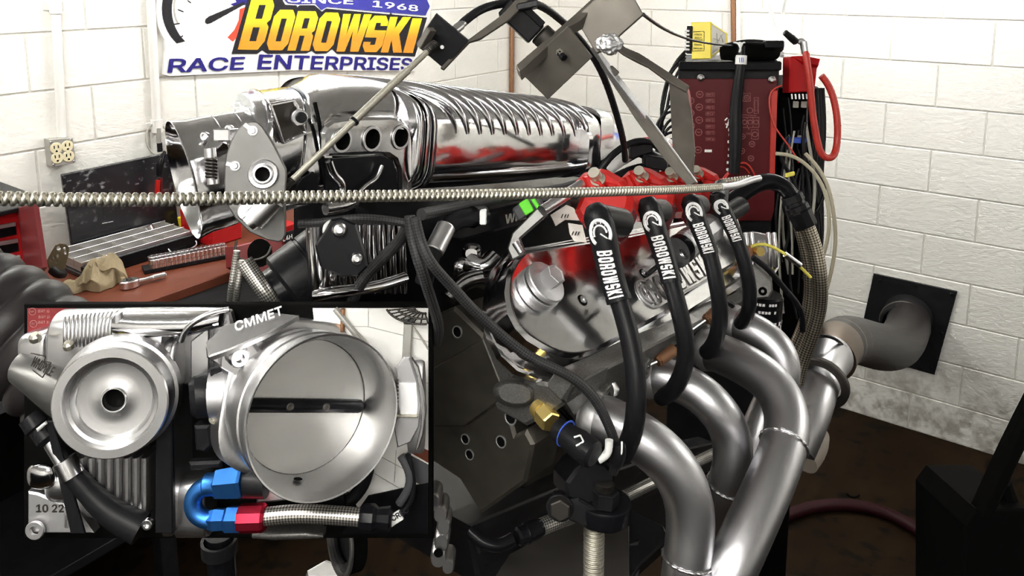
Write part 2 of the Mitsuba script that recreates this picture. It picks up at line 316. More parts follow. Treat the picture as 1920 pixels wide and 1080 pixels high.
# ceiling lights out of view, placed to light the walls and polished metal
for i, (x, y, way, where) in enumerate(LIGHTS):
    k = thing('unseen_ceiling_light', 'unseen white two tube fluorescent ceiling fixture '+where, 'ceiling light', 'unseen fluorescent ceiling fixtures')
    u = np.array([1.0, 0, 0]) if way == 'x' else np.array([0, 1.0, 0]); v = np.array([u[1], u[0], 0]); o = np.array([x, y, CEIL])
    part(k, 'housing', box(o-[0, 0, .026], u*1.24, v*.18, [0, 0, .048], .003), 'white_paint')
    for s in (-1, 1):
        c = o+v*s*.05-[0, 0, .075]; kk = numbered(k+'__tube')
        scene[kk] = {**mikit.ply(rod(c-u*.58, c+u*.58, .016, 12), 'material_white_plastic', smooth=30), 'emitter': tube_emit()}
        for q in (-1, 1): part(k, 'socket', box(c+u*q*.6+[0, 0, .008], u*.03, v*.04, [0, 0, .055], .002), 'white_plastic')
for lab, lo, hi in [('unseen long black counter behind the camera, placed to darken reflections in the metal', [X0+.6, Y0+.005, .002], [2.6, Y0+.55, 1.15]), ('unseen long black counter at the far left, placed to darken reflections in the metal', [X0+.005, Y0+.7, .002], [X0+.55, 1.9, 1.15])]:  # unseen counters, placed to darken what the polished metal mirrors
    k = thing('unseen_dark_counter', lab, 'counter'); lo, hi = np.array(lo), np.array(hi)
    part(k, 'body', aabox(lo, hi-[0, 0, .04], .004), 'black_satin', 20); part(k, 'worktop', aabox(lo+[0, 0, hi[2]-lo[2]-.039], hi, .004), 'grey_plastic', 20)
# ================================================================ THE ENGINE
Ee = unit(ray(2010, 190)); Z3 = np.array([0, 0, 1.0]); En = unit(Z3-Ee*np.dot(Z3, Ee)); Es = np.cross(Ee, En)
E0 = P(1115, 400, .75)
def EP(a, b, c): return E0+a*Ee+b*Es+c*En
def abc(p): d = np.asarray(p)-E0; return np.array([d@Ee, d@Es, d@En])
def onb(px, py, b): return hit(px, py, E0+b*Es, Es)
def onc(px, py, c): return hit(px, py, E0+c*En, En)
def ona(px, py, a): return hit(px, py, E0+a*Ee, -Ee)

# ---------------- supercharger case: a loft along the engine axis
SB = -.115                                     # side facing us
sc = thing('supercharger', 'long polished aluminium supercharger with curved ribs lying on top of the engine', 'supercharger')
def sc_section(px, top, bot, b=SB, w=.19, p=5.0, m=48):
    """a rounded cross-section whose near side is seen at px; the front end of the casting swings round towards us"""
    lo = onb(px, bot, b); ab = abc(lo); f = float(np.clip((790-px)/210., 0, 1)); wd = unit(-Es*(1-f)+f*(unit(lo-CAM)*.97-.24*Es)); wd = unit(wd-En*np.dot(wd, En))
    hi = hit(px, top, lo+wd*w*.35, Es); ct, cb = abc(hi)[2], ab[2]
    return ell(lo+wd*w/2+En*(ct-cb)/2, -wd*w/2, En*(ct-cb)/2, m, p)
part(sc, 'case', loft([sc_section(x, t, b_, w=w, p=p) for x, t, b_, w, p in
     [(806, 176, 372, .18, 3.6), (812, 166, 372, .19, 3.6), (900, 171, 366, .19, 3.6), (1000, 180, 356, .19, 3.6), (1092, 194, 344, .19, 3.6), (1100, 205, 340, .17, 3.6)]]), 'polished_alu', 40)
def rib(px0, tilt, r):
    """one curved rib over the shoulder of the case, leaning rearwards as it comes down"""
    a0 = abc(onb(px0, 250, SB))[0]; f = (px0-806)/290.; top = 165+f*26+2; bot = 371-f*28
    q = np.array(sc_section(px0, top, bot, w=.19, p=3.6, m=96)); c0 = q.mean(0); rel = [(abc(v)[1]-abc(c0)[1], abc(v)[2]-abc(c0)[2], v) for v in q]
    up = sorted([(math.atan2(z_, y_), v) for y_, z_, v in rel if z_ > .004], key=lambda t: t[0])
    path = np.array([c0+(v-c0)*1.07+Ee*tilt*(.5-i/(len(up)-1)) for i, (_, v) in enumerate(up)])
    path = spline(path[::3], 30); s = np.linspace(0, 1, 30); rr = r*np.clip(np.minimum(s, 1-s)*5, .05, 1)**.7
    return sweep(path, rr, 12)
for k in range(12):
    part(sc, 'rib', rib(822+k*25.4-.30*k*k*.5, .055, .0064-.00012*k), 'polished_alu', True)
# rear cover and inlet of the case
part(sc, 'rear_flange', loft([sc_section(x, t, b_, b=b2, w=w, p=4) for x, t, b_, b2, w in [(1094, 196, 342, -.108, .2), (1097, 191, 345, -.105, .205), (1118, 193, 342, -.105, .205), (1121, 198, 338, -.11, .2)]]), 'polished_alu', 35)
part(sc, 'rear_cover', loft([sc_section(x, t, b_, b=-.115, w=.17, p=6) for x, t, b_ in [(1119, 196, 338), (1121, 194, 340), (1142, 197, 336), (1145, 201, 333)]]), 'polished_alu', 35)
part(sc, 'rear_boss', loft([sc_section(x, t, b_, b=-.122, w=.13, p=5) for x, t, b_ in [(1144, 216, 322), (1147, 214, 324), (1163, 220, 316), (1167, 226, 310)]]), 'polished_alu', 35)
part(sc, 'rear_rib', cat([loft([sc_section(x, t, 330, b=-.101, w=.19, p=6) for x, t in [(x0, 225), (x0+7, 226)]]) for x0 in (1100,)]), 'polished_alu', 35)
# front flange ridges between case and manifold
for x0, x1, t, bb, w in [(772, 786, 158, -.098, .214), (789, 800, 160, -.102, .208), (802, 812, 166, -.107, .2)]:
    part(sc, 'flange_ridge', loft([sc_section(x0, t+4, 372, b=bb-.005, w=w-.01, p=4), sc_section(x0+3, t, 374, b=bb, w=w, p=4), sc_section(x1-3, t, 374, b=bb, w=w, p=4), sc_section(x1, t+4, 372, b=bb-.005, w=w-.01, p=4)]), 'polished_alu', 30)
# intake manifold in front of the case
part(sc, 'manifold', loft([sc_section(x, t, b_, b=bb, w=w, p=p) for x, t, b_, bb, w, p in
     [(567, 170, 380, -.128, .17, 4), (575, 166, 382, -.122, .18, 4), (610, 157, 384, -.116, .19, 3.4), (650, 150, 385, -.113, .195, 3.2), (700, 147, 384, -.113, .195, 3.2), (750, 148, 382, -.113, .195, 3.2), (776, 151, 378, -.113, .195, 3.2)]]), 'polished_alu', 40)
# proud face with the three ports and the dark window under them
face = [(606, 250), (612, 236), (626, 226), (660, 221), (735, 220), (757, 224), (770, 240), (774, 262), (775, 376), (752, 377), (750, 318), (744, 300), (730, 290), (712, 286), (606, 294)]
pf = EP(0, -.106, 0)
ports = [(641, 263, 24), (697, 260, 24.5), (751, 257, 24)]
def port_px(x, y, r_, f=1): o = hit(x, y, pf, Es); rr = size(r_-6, pix(o)[2])*f; return [pix(o+rr*(math.cos(a)*Ee+math.sin(a)*En))[:2] for a in np.linspace(0, 2*np.pi, 28, endpoint=False)]
part(sc, 'port_face', plate(face, pf, Es, .006, .0022, r=.002, holes=[port_px(*q) for q in ports]), 'polished_alu', 40)
for x, y, r_ in ports:
    o = hit(x, y, pf+Es*.0004, Es); z = pix(o)[2]
    k = part(sc, 'port_ring', ring(o, Es, size(r_, z), size(r_-5.5, z), .0012, .0004), 'bright_alu')
    part(k, 'bore', lathe([(.0007, size(r_-5.6, z)), (-.0004, size(r_-6.4, z)), (-.0058, size(r_-6.6, z)), (-.0058, 0)], o, Es), 'black_matt')
part(sc, 'window_recess', plate([(612, 298), (712, 292), (728, 297), (738, 308), (744, 322), (746, 366), (612, 366)], EP(0, -.1095, 0), Es, .002, 0), 'black_satin', False)
part(sc, 'window_curve', tube([onb(616, 302, -.107), onb(628, 330, -.107), onb(640, 345, -.107), onb(640, 364, -.107)], .0035), 'polished_alu', True)
part(sc, 'window_lip', tube([onb(672, 362, -.105), onb(690, 345, -.105), onb(704, 335, -.105), onb(716, 310, -.105)], .002), 'chrome', True)
part(sc, 'seam', tube([onb(590, 192, -.117), onb(600, 240, -.112), onb(605, 300, -.112), onb(612, 362, -.112)], .0016), 'black_matt', True)
# throttle spacer with a pocket, in front of the manifold
part(sc, 'inlet_elbow', loft([sc_section(x, t, b_, b=bb, w=w, p=p) for x, t, b_, bb, w, p in
     [(470, 184, 384, -.125, .165, 3.2), (478, 181, 386, -.121, .17, 3.2), (520, 176, 388, -.117, .178, 3.2), (560, 170, 388, -.114, .184, 3.2), (566, 172, 386, -.118, .178, 3.2)]]), 'polished_alu', 40)
part(sc, 'pocket', plate([(506, 194), (554, 186), (564, 200), (578, 252), (531, 272), (522, 240)], EP(0, -.1105, 0), Es, .004, .0015, r=.002, holes=([(511, 199), (551, 191), (558, 204), (572, 249), (535, 264), (527, 236)],)), 'polished_alu', 40)
part(sc, 'pocket_floor', plate([(509, 197), (553, 189), (561, 202), (575, 251), (533, 268), (525, 238)], EP(0, -.1125, 0), Es, .001, 0), 'dark_steel', False)
k = part(sc, 'sensor_boss', disc(onb(560, 219, -.109), unit(Es-Ee*.6), .0062, .006), 'bright_alu'); part(k, 'sensor', disc(onb(563, 219, -.106), unit(Es-Ee*.6), .0042, .007), 'black_plastic')
part(sc, 'window_under_elbow', plate([(566, 336), (588, 322), (596, 332), (600, 372), (545, 372)], EP(0, -.1085, 0), Es, .002, 0), 'black_satin', False)
part(sc, 'flange_joint', loft([sc_section(x, t, b_, b=-.109, w=.19, p=3.4) for x, t, b_ in [(494, 180, 388), (496, 177, 390), (502, 176, 390), (504, 179, 388)]]), 'polished_alu', 30)

# ---------------- throttle body on the front
TA = unit(VR*-.84-VU*.22-VW*.545)         # its axis turns a little towards us
tb = thing('throttle_body', 'polished round throttle body with wide flared mouth at the left end of the supercharger', 'throttle body')
o = P(345, 337, .60); zt = .60
def R_(px): return size(px, zt)
part(tb, 'bell_mouth', lathe([(-.060, R_(103)), (-.047, R_(103)), (-.046, R_(105)), (-.030, R_(106)), (-.029, R_(108)), (-.010, R_(109)), (-.003, R_(112.5)), (-.0005, R_(115)), (.0008, R_(115)), (.0012, R_(113)), (-.004, R_(107)), (-.02, R_(100)), (-.06, R_(92))], o, TA, 72), 'polished_alu', 35)
part(tb, 'throat', lathe([(-.05, R_(95)), (-.052, 0)], o, TA, 48), 'satin_alu')
tx = unit(np.cross(TA, VU)); ty = unit(np.cross(tx, TA)); ty = ty*np.sign(ty@VU)
part(tb, 'housing', loft([ell(o-TA*h+ty*u_, tx*w, ty*w, 48, p) for h, w, p, u_ in [(.054, R_(104), 2.3, 0), (.056, R_(108), 2.6, 0), (.084, R_(108), 2.8, .0), (.088, R_(106), 2.8, .0), (.088, R_(100), 3, 0), (.105, R_(100), 3, .0)]]), 'polished_alu', 35)
for i, (x, y) in enumerate([(374, 247), (420, 234)]):
    part(tb, 'screw', bolt(P(x+12, y+8, .575), -unit(VW), .0032, .004), 'chrome')
m = unit(VU*.8-TA*.2)
part(tb, 'engraving', cat([rod(P(x0, y0, .573), P(x1, y1, .573), .0005, 5) for x0, y0, x1, y1 in [(437, 196, 449, 192), (449, 192, 452, 200), (437, 196, 441, 203), (441, 203, 458, 200), (444, 210, 458, 206), (445, 205, 446, 211), (452, 204, 454, 210)]]), 'white_print')
part(tb, 'return_spring', sweep(np.array([P(396+9*math.cos(t), 296+t*1.0+2*math.sin(t), .545+.006*math.sin(t)) for t in np.linspace(0, 2*np.pi*6, 150)]), .0011, 6), 'dark_steel', True)
part(tb, 'spring_boss', lathe([(0, 0), (0, .0042), (.026, .0042), (.026, 0)], P(400, 345, .56), VU*.98-VR*.1, 20), 'bright_alu')
part(tb, 'collar_block', box(P(424, 252, .57), VR*.012, VU*.009, VW*.02, .0008), 'polished_alu')
# plate on the throttle shaft
tp = thing('throttle_lever_plate', 'grey teardrop shaped aluminium lever plate with a ringed hole beside the throttle body', 'lever plate')
pn = unit(-VW+VR*.18+VU*.05); pp = P(480, 340, .525)
out = [(457, 232), (470, 227), (482, 228), (492, 237), (506, 258), (517, 278), (528, 300), (536, 317), (537, 335), (535, 362), (535, 440), (531, 450), (522, 454), (500, 450), (467, 435), (441, 410), (428, 388), (421, 362), (420, 340), (421, 310), (424, 290), (433, 263), (446, 242)]
part(tp, 'plate', plate(out, pp, pn, .006, .0008), 'plate_alu', 25)
oc = hit(494, 326, pp, pn); z = pix(oc)[2]
part(tp, 'bearing_ring', lathe([(0, size(28, z)), (.002, size(28, z)), (.0035, size(26, z)), (.003, size(20, z)), (.005, size(16.5, z)), (.005, size(13.5, z)), (0, size(13.5, z))], oc, pn, 40), 'bright_alu')
part(tp, 'bearing_bore', lathe([(.0006, 0), (.0006, size(14, z)), (0, size(14, z))], oc, pn), 'black_matt')
for x, y, x2, y2 in [(474, 245, 458, 233), (441, 311, 424, 306)]:
    o_ = hit(x, y, pp, pn); k = part(tp, 'adjuster', lathe([(0, size(9, z)), (.0012, size(9, z)), (.0012, size(6, z)), (.0025, size(5, z)), (.0025, 0)], o_, pn, 24), 'chrome')
    part(k, 'slot', box((o_+hit(x2, y2, pp, pn))/2+pn*.0004, hit(x2, y2, pp, pn)-o_, np.cross(pn, unit(hit(x2, y2, pp, pn)-o_))*.0032, pn*.0012, .0003), 'satin_alu')
k = part(tp, 'stud', tube([hit(512, 372, pp+pn*.014, pn), hit(474, 412, pp+pn*.014, pn)], .0085, seg=28), 'bright_alu')
part(k, 'stud_end', rod(hit(474, 412, pp+pn*.014, pn), hit(466, 419, pp+pn*.014, pn), .0064, 24), 'chrome')
part(tp, 'stud_boss', disc(hit(466, 395, pp, pn), pn, .0065, .008), 'bright_alu')

# ---------------- valve cover
cn = unit(En*1.0+Es*1.0); cp = P(1060, 560, .735)
def CO(q): return cp+cn*q
vc = thing('valve_cover', 'mirror polished billet valve cover with a rounded end and raised lettering on its face', 'valve cover')
face = [(985, 470), (968, 485), (955, 510), (950, 545), (956, 585), (970, 612), (992, 635), (1022, 653), (1060, 667), (1088, 669), (1112, 662), (1270, 577), (1288, 548), (1338, 520), (1382, 494), (1384, 470), (1366, 402), (1180, 440)]
part(vc, 'cover', plate(face, cp, cn, .034, .0035), 'polished_alu', 20)
mid = [(972, 466), (948, 492), (934, 525), (930, 562), (937, 605), (955, 640), (985, 668), (1020, 684), (1058, 692), (1095, 688), (1125, 676), (1290, 588), (1393, 520), (1398, 480), (1376, 400), (1180, 436)]
part(vc, 'step', plate(mid, CO(-.016), cn, .008, .003), 'polished_alu', 25)
base = [(955, 468), (930, 500), (917, 540), (914, 580), (922, 625), (942, 665), (972, 693), (1010, 708), (1050, 713), (1090, 707), (1130, 694), (1295, 604), (1402, 532), (1410, 490), (1380, 396), (1180, 430)]
part(vc, 'flange', plate(base, CO(-.028), cn, .010, .002), 'polished_alu', 25)
rim = [(hit(x, y, CO(.0004), cn)) for x, y in [(1112, 656), (1060, 660), (1022, 645), (994, 627), (974, 606), (962, 580), (957, 545), (962, 512), (976, 487)]]
part(vc, 'face_line', tube(rim, .0007, n=50, seg=6), 'dark_steel', True)
for x, y in [(1092, 563), (1206, 513), (1287, 478)]:
    o = hit(x, y, cp, cn); k = part(vc, 'cover_screw', lathe([(0, .0058), (.0008, .0058), (.0008, .0042)], o, cn, 24), 'black_matt')
    part(k, 'screw_head', lathe([(.0002, .0042), (.0016, .0040), (.0016, .002), (.0004, .002), (.0004, 0)], o, cn, 20), 'chrome')
# raised emblem: gauge, name
eg = unit(hit(1330, 505, cp, cn)-hit(1200, 580, cp, cn)); eu = np.cross(cn, eg)
og = hit(1213, 552, cp, cn)
part(vc, 'emblem_gauge', cat([ring(og, cn, .0175, .0145, .0022, .0005), ring(og, cn, .0115, .0098, .002, .0004)]+[rod(og+cn*.001+(.0125)*(math.cos(t)*eg+math.sin(t)*eu), og+cn*.001+.0142*(math.cos(t)*eg+math.sin(t)*eu), .0008, 6) for t in np.linspace(.6, 4.4, 9)]+[rod(og+cn*.0015-eg*.003, og+cn*.0015+eg*.008+eu*.006, .0011, 6)]), 'satin_alu')
ot = hit(1229, 574, cp, cn); EL = np.linalg.norm(hit(1338, 509, cp, cn)-ot); eg = unit(hit(1338, 509, cp, cn)-ot); eu = np.cross(cn, eg)
part(vc, 'emblem_plate', prism(rounded([(-.003, -.003), (EL+.003, -.003), (EL+.006, .031), (.002, .031)], .002), ot, eg, eu, cn*.0010, .0003), 'pulley_alu', 30)
for grow, dp, mt, nm in [(.05, .0014, 'dark_steel', 'emblem_outline'), (0, .0020, 'polished_alu', 'emblem_lettering')]:
    m, w = block_word('BOROWSKI', .16, .62, grow); v = m.vertices; k_ = EL/w
    part(vc, nm, tm(ot+(v[:, :1]*k_+v[:, 1:2]*.004)*eg+(v[:, 1:2]*.026+.001)*eu+(.0008+v[:, 2:]/.05*dp)*cn, m.faces), mt, 20)
# oil cap
oc = thing('oil_filler_cap', 'round polished oil filler cap with a hexagonal top on the valve cover', 'cap')
o = hit(1009, 541, cp, cn)
part(oc, 'base_ring', lathe([(0, .0222), (.005, .0222), (.0056, .0215), (.0056, .0196)], o, cn, 48), 'satin_alu', 35)
part(oc, 'seal', lathe([(.0056, .0196), (.0072, .0196)], o, cn, 40), 'black_matt')
part(oc, 'cap', lathe([(.0072, .0190), (.0076, .0212), (.012, .0214), (.0132, .0204), (.0145, .013), (.0145, 0)], o, cn, 48), 'satin_alu', 35)
part(oc, 'hexagon', cat([lathe([(.0143, .0104), (.026, .0104), (.0268, .0098), (.0268, .0083), (.0262, .008), (.0262, 0)], o, cn, 6, Ee)]), 'satin_alu', 20)

# ---------------- cylinder head, block
hd = thing('cylinder_head', 'grey cast cylinder head under the polished valve cover', 'cylinder head')
t_ = unit(np.cross(Ee, cn)) if np.dot(np.cross(Ee, cn), VU) < 0 else -unit(np.cross(Ee, cn))   # outwards and down along the deck
hb = [(940, 655), (972, 697), (1010, 714), (1050, 720), (1090, 716), (1135, 702), (1300, 612), (1405, 545), (1400, 440), (960, 470)]
part(hd, 'rail', plate(hb, CO(-.0385), cn, .012, .002), 'cast_alu', 30)
fl = [(930, 745), (940, 700), (960, 690), (1000, 706), (1050, 718), (1085, 715), (1080, 735), (1060, 752), (1030, 775), (985, 810), (960, 762), (940, 760)]
fp = ona(1000, 740, -.085)
part(hd, 'front_face', plate([(905, 610), (925, 640), (945, 670), (975, 700), (1010, 716), (1050, 722), (1090, 718), (1085, 740), (1040, 772), (985, 800), (930, 770), (895, 690)], fp, -Ee, .05, .003), 'cast_alu', 30)
part(hd, 'front_boss', loft([ell(hit(965, 738, fp-Ee*q, -Ee), unit(VR-.1*VU)*r_, unit(VU)*r_*.62, 28, 2.3) for q, r_ in [(-.002, .020), (.010, .018), (.0135, .014)]]), 'cast_alu', 40)
sidep = hit(1112, 745, P(1112, 745, .712), unit(Es*.9-En*.45)); sn = unit(Es*.9-En*.45)
part(hd, 'exhaust_flange', plate([(1055, 752), (1075, 722), (1110, 706), (1300, 610), (1405, 556), (1412, 600), (1350, 650), (1230, 720), (1175, 765), (1140, 810), (1085, 800)], sidep-sn*.004, sn, .02, .002), 'cast_alu', 30)
for x, y, r_ in [(1130, 742, .011), (1205, 690, .010), (1262, 663, .010), (1320, 625, .010), (1372, 590, .010)]:
    part(hd, 'boss', lathe([(-.01, r_*1.5), (.004, r_*1.2), (.006, r_), (.006, r_*.5), (.002, r_*.45), (.002, 0)], hit(x, y, sidep, sn), unit(sn+cn*.5), 20), 'cast_alu', 40)
for x, y in [(1140, 728), (1195, 660), (1232, 645), (1290, 615), (1335, 582)]:
    part(hd, 'rail_lug', loft([ell(hit(x, y, CO(-.044), cn)+t_*q, Ee*.011*s_, cn*.008*s_, 20, 2.4) for q, s_ in [(-.006, 1), (.006, 1), (.010, .6)]]), 'bright_alu', 40)
bk = thing('engine_block', 'dark grey machined engine block below the cylinder head', 'engine block')
bp = ona(950, 800, -.08)
part(bk, 'front_face', plate([(700, 640), (850, 575), (905, 628), (945, 745), (965, 815), (985, 806), (1000, 835), (985, 905), (900, 965), (860, 900), (800, 860), (700, 800)], bp, -Ee, .05, .003), 'block_grey', 30)
part(bk, 'deck_pad', plate([(812, 690), (905, 634), (948, 742), (870, 800), (812, 800)], bp-Ee*.006, -Ee, .008, .0012), 'block_grey', 30)
part(bk, 'side', plate([(980, 812), (1040, 775), (1085, 805), (1120, 860), (1110, 930), (1020, 975), (960, 960), (985, 905)], sidep-sn*.03, sn, .06, .003), 'block_grey', 30)
part(bk, 'pan_rail', plate([(880, 985), (1060, 910), (1160, 880), (1250, 850), (1340, 830), (1340, 880), (1160, 960), (900, 1040)], EP(0, -.06, 0), Es, .03, .002), 'black_steel', 30)
for x, y, r_ in [(958, 783, .0055), (940, 828, .0048), (873, 823, .0042), (881, 852, .0042), (858, 622, .005)]:
    o = hit(x, y, bp, -Ee); k = part(bk, 'bolt_hole', lathe([(.0002, r_*1.25), (.0012, r_*1.2), (.0012, r_), (.0006, r_*.9)], o, -Ee, 24), 'satin_alu'); part(k, 'bore', lathe([(.0009, r_), (.0006, 0)], o, -Ee, 20), 'black_matt')
for x, y, r_ in [(988, 873, .0125), (1052, 875, .0115)]:
    o = hit(x, y, sidep-sn*.03, sn); k = part(bk, 'core_plug', ring(o, sn, r_, r_*.82, .0025, .0006), 'black_steel'); part(k, 'bolt', bolt(o, sn, r_*.45, .006), 'black_satin')
part(bk, 'oil_pan', prism([tuple(abc(onb(x, y, -.065))[[0, 2]]) for x, y in [(880, 1000), (1300, 850), (1300, 930), (1150, 1100), (900, 1100)]], EP(0, -.065, 0), Ee, En, -Es*.22, .004), 'black_steel', 20)

# ---------------- headers
hg = 'exhaust primaries of the near bank'
def header(label, P_, r_, welds):
    k = thing('exhaust_primary', label, 'exhaust pipe', hg)
    path = spline(pts(*P_), 70); part(k, 'pipe', sweep(path, r_, 40), 'header_steel', True)
    for x, y in welds:
        i = min(range(2, 68), key=lambda i: (pix(path[i])[0]-x)**2+(pix(path[i])[1]-y)**2); X, Y, Z = frame(path[i+1]-path[i-1])
        t = np.linspace(0, 2*np.pi, 90, endpoint=False)
        part(k, 'weld_bead', sweep(path[i]+(r_+.0004+.0004*np.sin(t*23)[:, None])*(np.cos(t)[:, None]*X+np.sin(t)[:, None]*Y), .0016+.0003*np.sin(t*17+1), 8, closed=True), 'bright_alu', True)
    part(k, 'port_stub', lathe([(-.002, r_*1.02), (.004, r_*1.12), (.012, r_*1.02)], path[1], path[4]-path[1], 32), 'satin_alu', 40)
    return k
header('bright steel exhaust pipe nearest the camera, bending straight down at the lower right', [(1100, 775, .735), (1135, 788, .725), (1190, 815, .715), (1250, 862, .71), (1288, 930, .71), (1294, 1000, .71), (1287, 1070, .71), (1275, 1180, .72)], .0222, [(1290, 1048)])
header('second bright steel exhaust pipe, bending down just behind the nearest one', [(1205, 706, .84), (1240, 708, .83), (1290, 724, .82), (1335, 758, .81), (1366, 805, .81), (1374, 850, .81), (1366, 905, .815), (1335, 990, .84), (1300, 1075, .87)], .0205, [(1366, 908)])
header('outermost bright steel exhaust pipe, sweeping over and down to the lower left', [(1315, 652, .93), (1350, 663, .91), (1400, 686, .875), (1450, 725, .84), (1474, 780, .81), (1470, 832, .785), (1446, 900, .755), (1408, 985, .725), (1368, 1070, .705), (1315, 1180, .70)], .0226, [(1471, 831)])
header('rearmost bright steel exhaust pipe, curling down behind the outermost one', [(1365, 603, 1.0), (1395, 612, .985), (1435, 635, .97), (1462, 668, .96), (1464, 715, .955), (1440, 770, .95), (1412, 840, .94), (1385, 905, .94), (1340, 1000, .94)], .0215, [])

# ---------------- red coils with boots and wires
cg = 'red ignition coils in a row'; coiln = unit(-VW*.75+VU*.42-VR*.3)
coil_px = [(1077, 335), (1092, 320), (1125, 312), (1138, 315), (1170, 333), (1180, 353), (1187, 370), (1180, 400), (1166, 412), (1120, 418), (1085, 412), (1075, 393), (1086, 368)]
def coil_meshes():
    p0 = P(1130, 360, .765); out = []
    body = plate(coil_px, p0-coiln*.004, coiln, .034, .006)
    shoulder = plate([(1090, 330), (1124, 318), (1136, 320), (1165, 338), (1176, 362), (1160, 352), (1132, 345), (1108, 365)], p0+coiln*.004, coiln, .010, .003)
    ridge = plate([(1106, 322), (1116, 330), (1134, 348), (1128, 352), (1108, 338), (1100, 328)], p0+coiln*.007, coiln, .010, .0015)
    flap = plate([(1150, 395), (1185, 385), (1192, 400), (1172, 445), (1160, 452), (1148, 448), (1140, 430)], p0-coiln*.012, coiln, .012, .003)
    bolt_ = rod(hit(1113, 323, p0+coiln*.016, coiln), hit(1120, 333, p0+coiln*.004, coiln), .0058, 18)
    washer = rod(hit(1121, 336, p0+coiln*.005, coiln), hit(1122, 338, p0+coiln*.003, coiln), .0078, 18)
    return [('housing', body, 'red_plastic'), ('shoulder', shoulder, 'red_plastic'), ('ridge', ridge, 'red_plastic'), ('mount_flap', flap, 'maroon_panel'), ('bolt', bolt_, 'zinc'), ('washer', washer, 'zinc')]
CM = coil_meshes(); ref = P(1130, 360, .765)
for x, y, z, s, lab in [(1130, 360, .765, 1, 'red ignition coil nearest the left, behind the first labelled plug boot'), (1212, 352, .85, .98, 'second red ignition coil from the left, behind the second plug boot'),
                        (1268, 350, .92, .95, 'red ignition coil half hidden behind the slanted steel bar'), (1316, 343, .99, .92, 'red ignition coil farthest right, beyond the slanted steel bar')]:
    k = thing('ignition_coil', lab, 'ignition coil', cg); d = P(x, y, z)
    for nm, m, mt in CM: part(k, nm, tm(d+(m.vertices-ref)*s, m.faces), mt, 15)
def bent_lettering(text, path, r_, s0, s1, h, side):
    """lettering laid on a tube: reads along the path from s0 to s1, centred on the side direction"""
    m, w = block_word(text, .13, .62, 0, .05, .12); v, mf_ = trimesh.remesh.subdivide_to_size(m.vertices, m.faces, .22); v = v.copy()
    v[:, 0] = s0+v[:, 0]/w*(s1-s0); v[:, 1] = (v[:, 1]-.5)*h
    s = np.r_[0, np.cumsum(np.linalg.norm(np.diff(path, axis=0), axis=1))]; t = np.gradient(path, axis=0)
    q = np.stack([np.interp(v[:, 0], s, path[:, k]) for k in range(3)], 1); d = np.stack([np.interp(v[:, 0], s, t[:, k]) for k in range(3)], 1); d /= np.linalg.norm(d, axis=1, keepdims=True)
    sd = side-d*(d@side)[:, None]; sd /= np.linalg.norm(sd, axis=1, keepdims=True); ot_ = np.cross(sd, d)
    rs = r_*(1-.18*np.clip(v[:, 0]/(s1*1.02), 0, 1)); a = v[:, 1]/rs; rr = rs+.0002+np.where(v[:, 2] > .03, .0005, -.0006)
    return tm(q+rr[:, None]*(np.cos(a)[:, None]*sd+np.sin(a)[:, None]*ot_), mf_)
def bent_gauge(path, r_, s0, R0, side):
    s = np.r_[0, np.cumsum(np.linalg.norm(np.diff(path, axis=0), axis=1))]; t = np.gradient(path, axis=0); out = []
    def at(u, w):
        q = np.array([np.interp(s0+u, s, path[:, k]) for k in range(3)]); d = unit([np.interp(s0+u, s, t[:, k]) for k in range(3)]); sd = unit(side-d*np.dot(d, side)); a = w/r_
        return q+(r_*(1-.18*(s0+u)/(s0/.31))+.0003)*(math.cos(a)*sd+math.sin(a)*np.cross(sd, d))
    for R1, wd, a0, a1 in [(R0, .0017, .9, 5.6), (R0*.62, .0009, 1.5, 5.0)]:
        out.append(sweep(np.array([at(R1*math.cos(x), R1*math.sin(x)) for x in np.linspace(a0, a1, 30)]), wd, 6))
    for x in np.linspace(1.7, 4.9, 7): out.append(sweep(np.array([at(R0*.75*math.cos(x), R0*.75*math.sin(x)), at(R0*.95*math.cos(x), R0*.95*math.sin(x))]), .0005, 5))
    out.append(sweep(np.array([at(0, 0), at(R0*.5, R0*.6)]), .0007, 5)); return cat(out)
wg = 'black spark plug wires of the near bank'
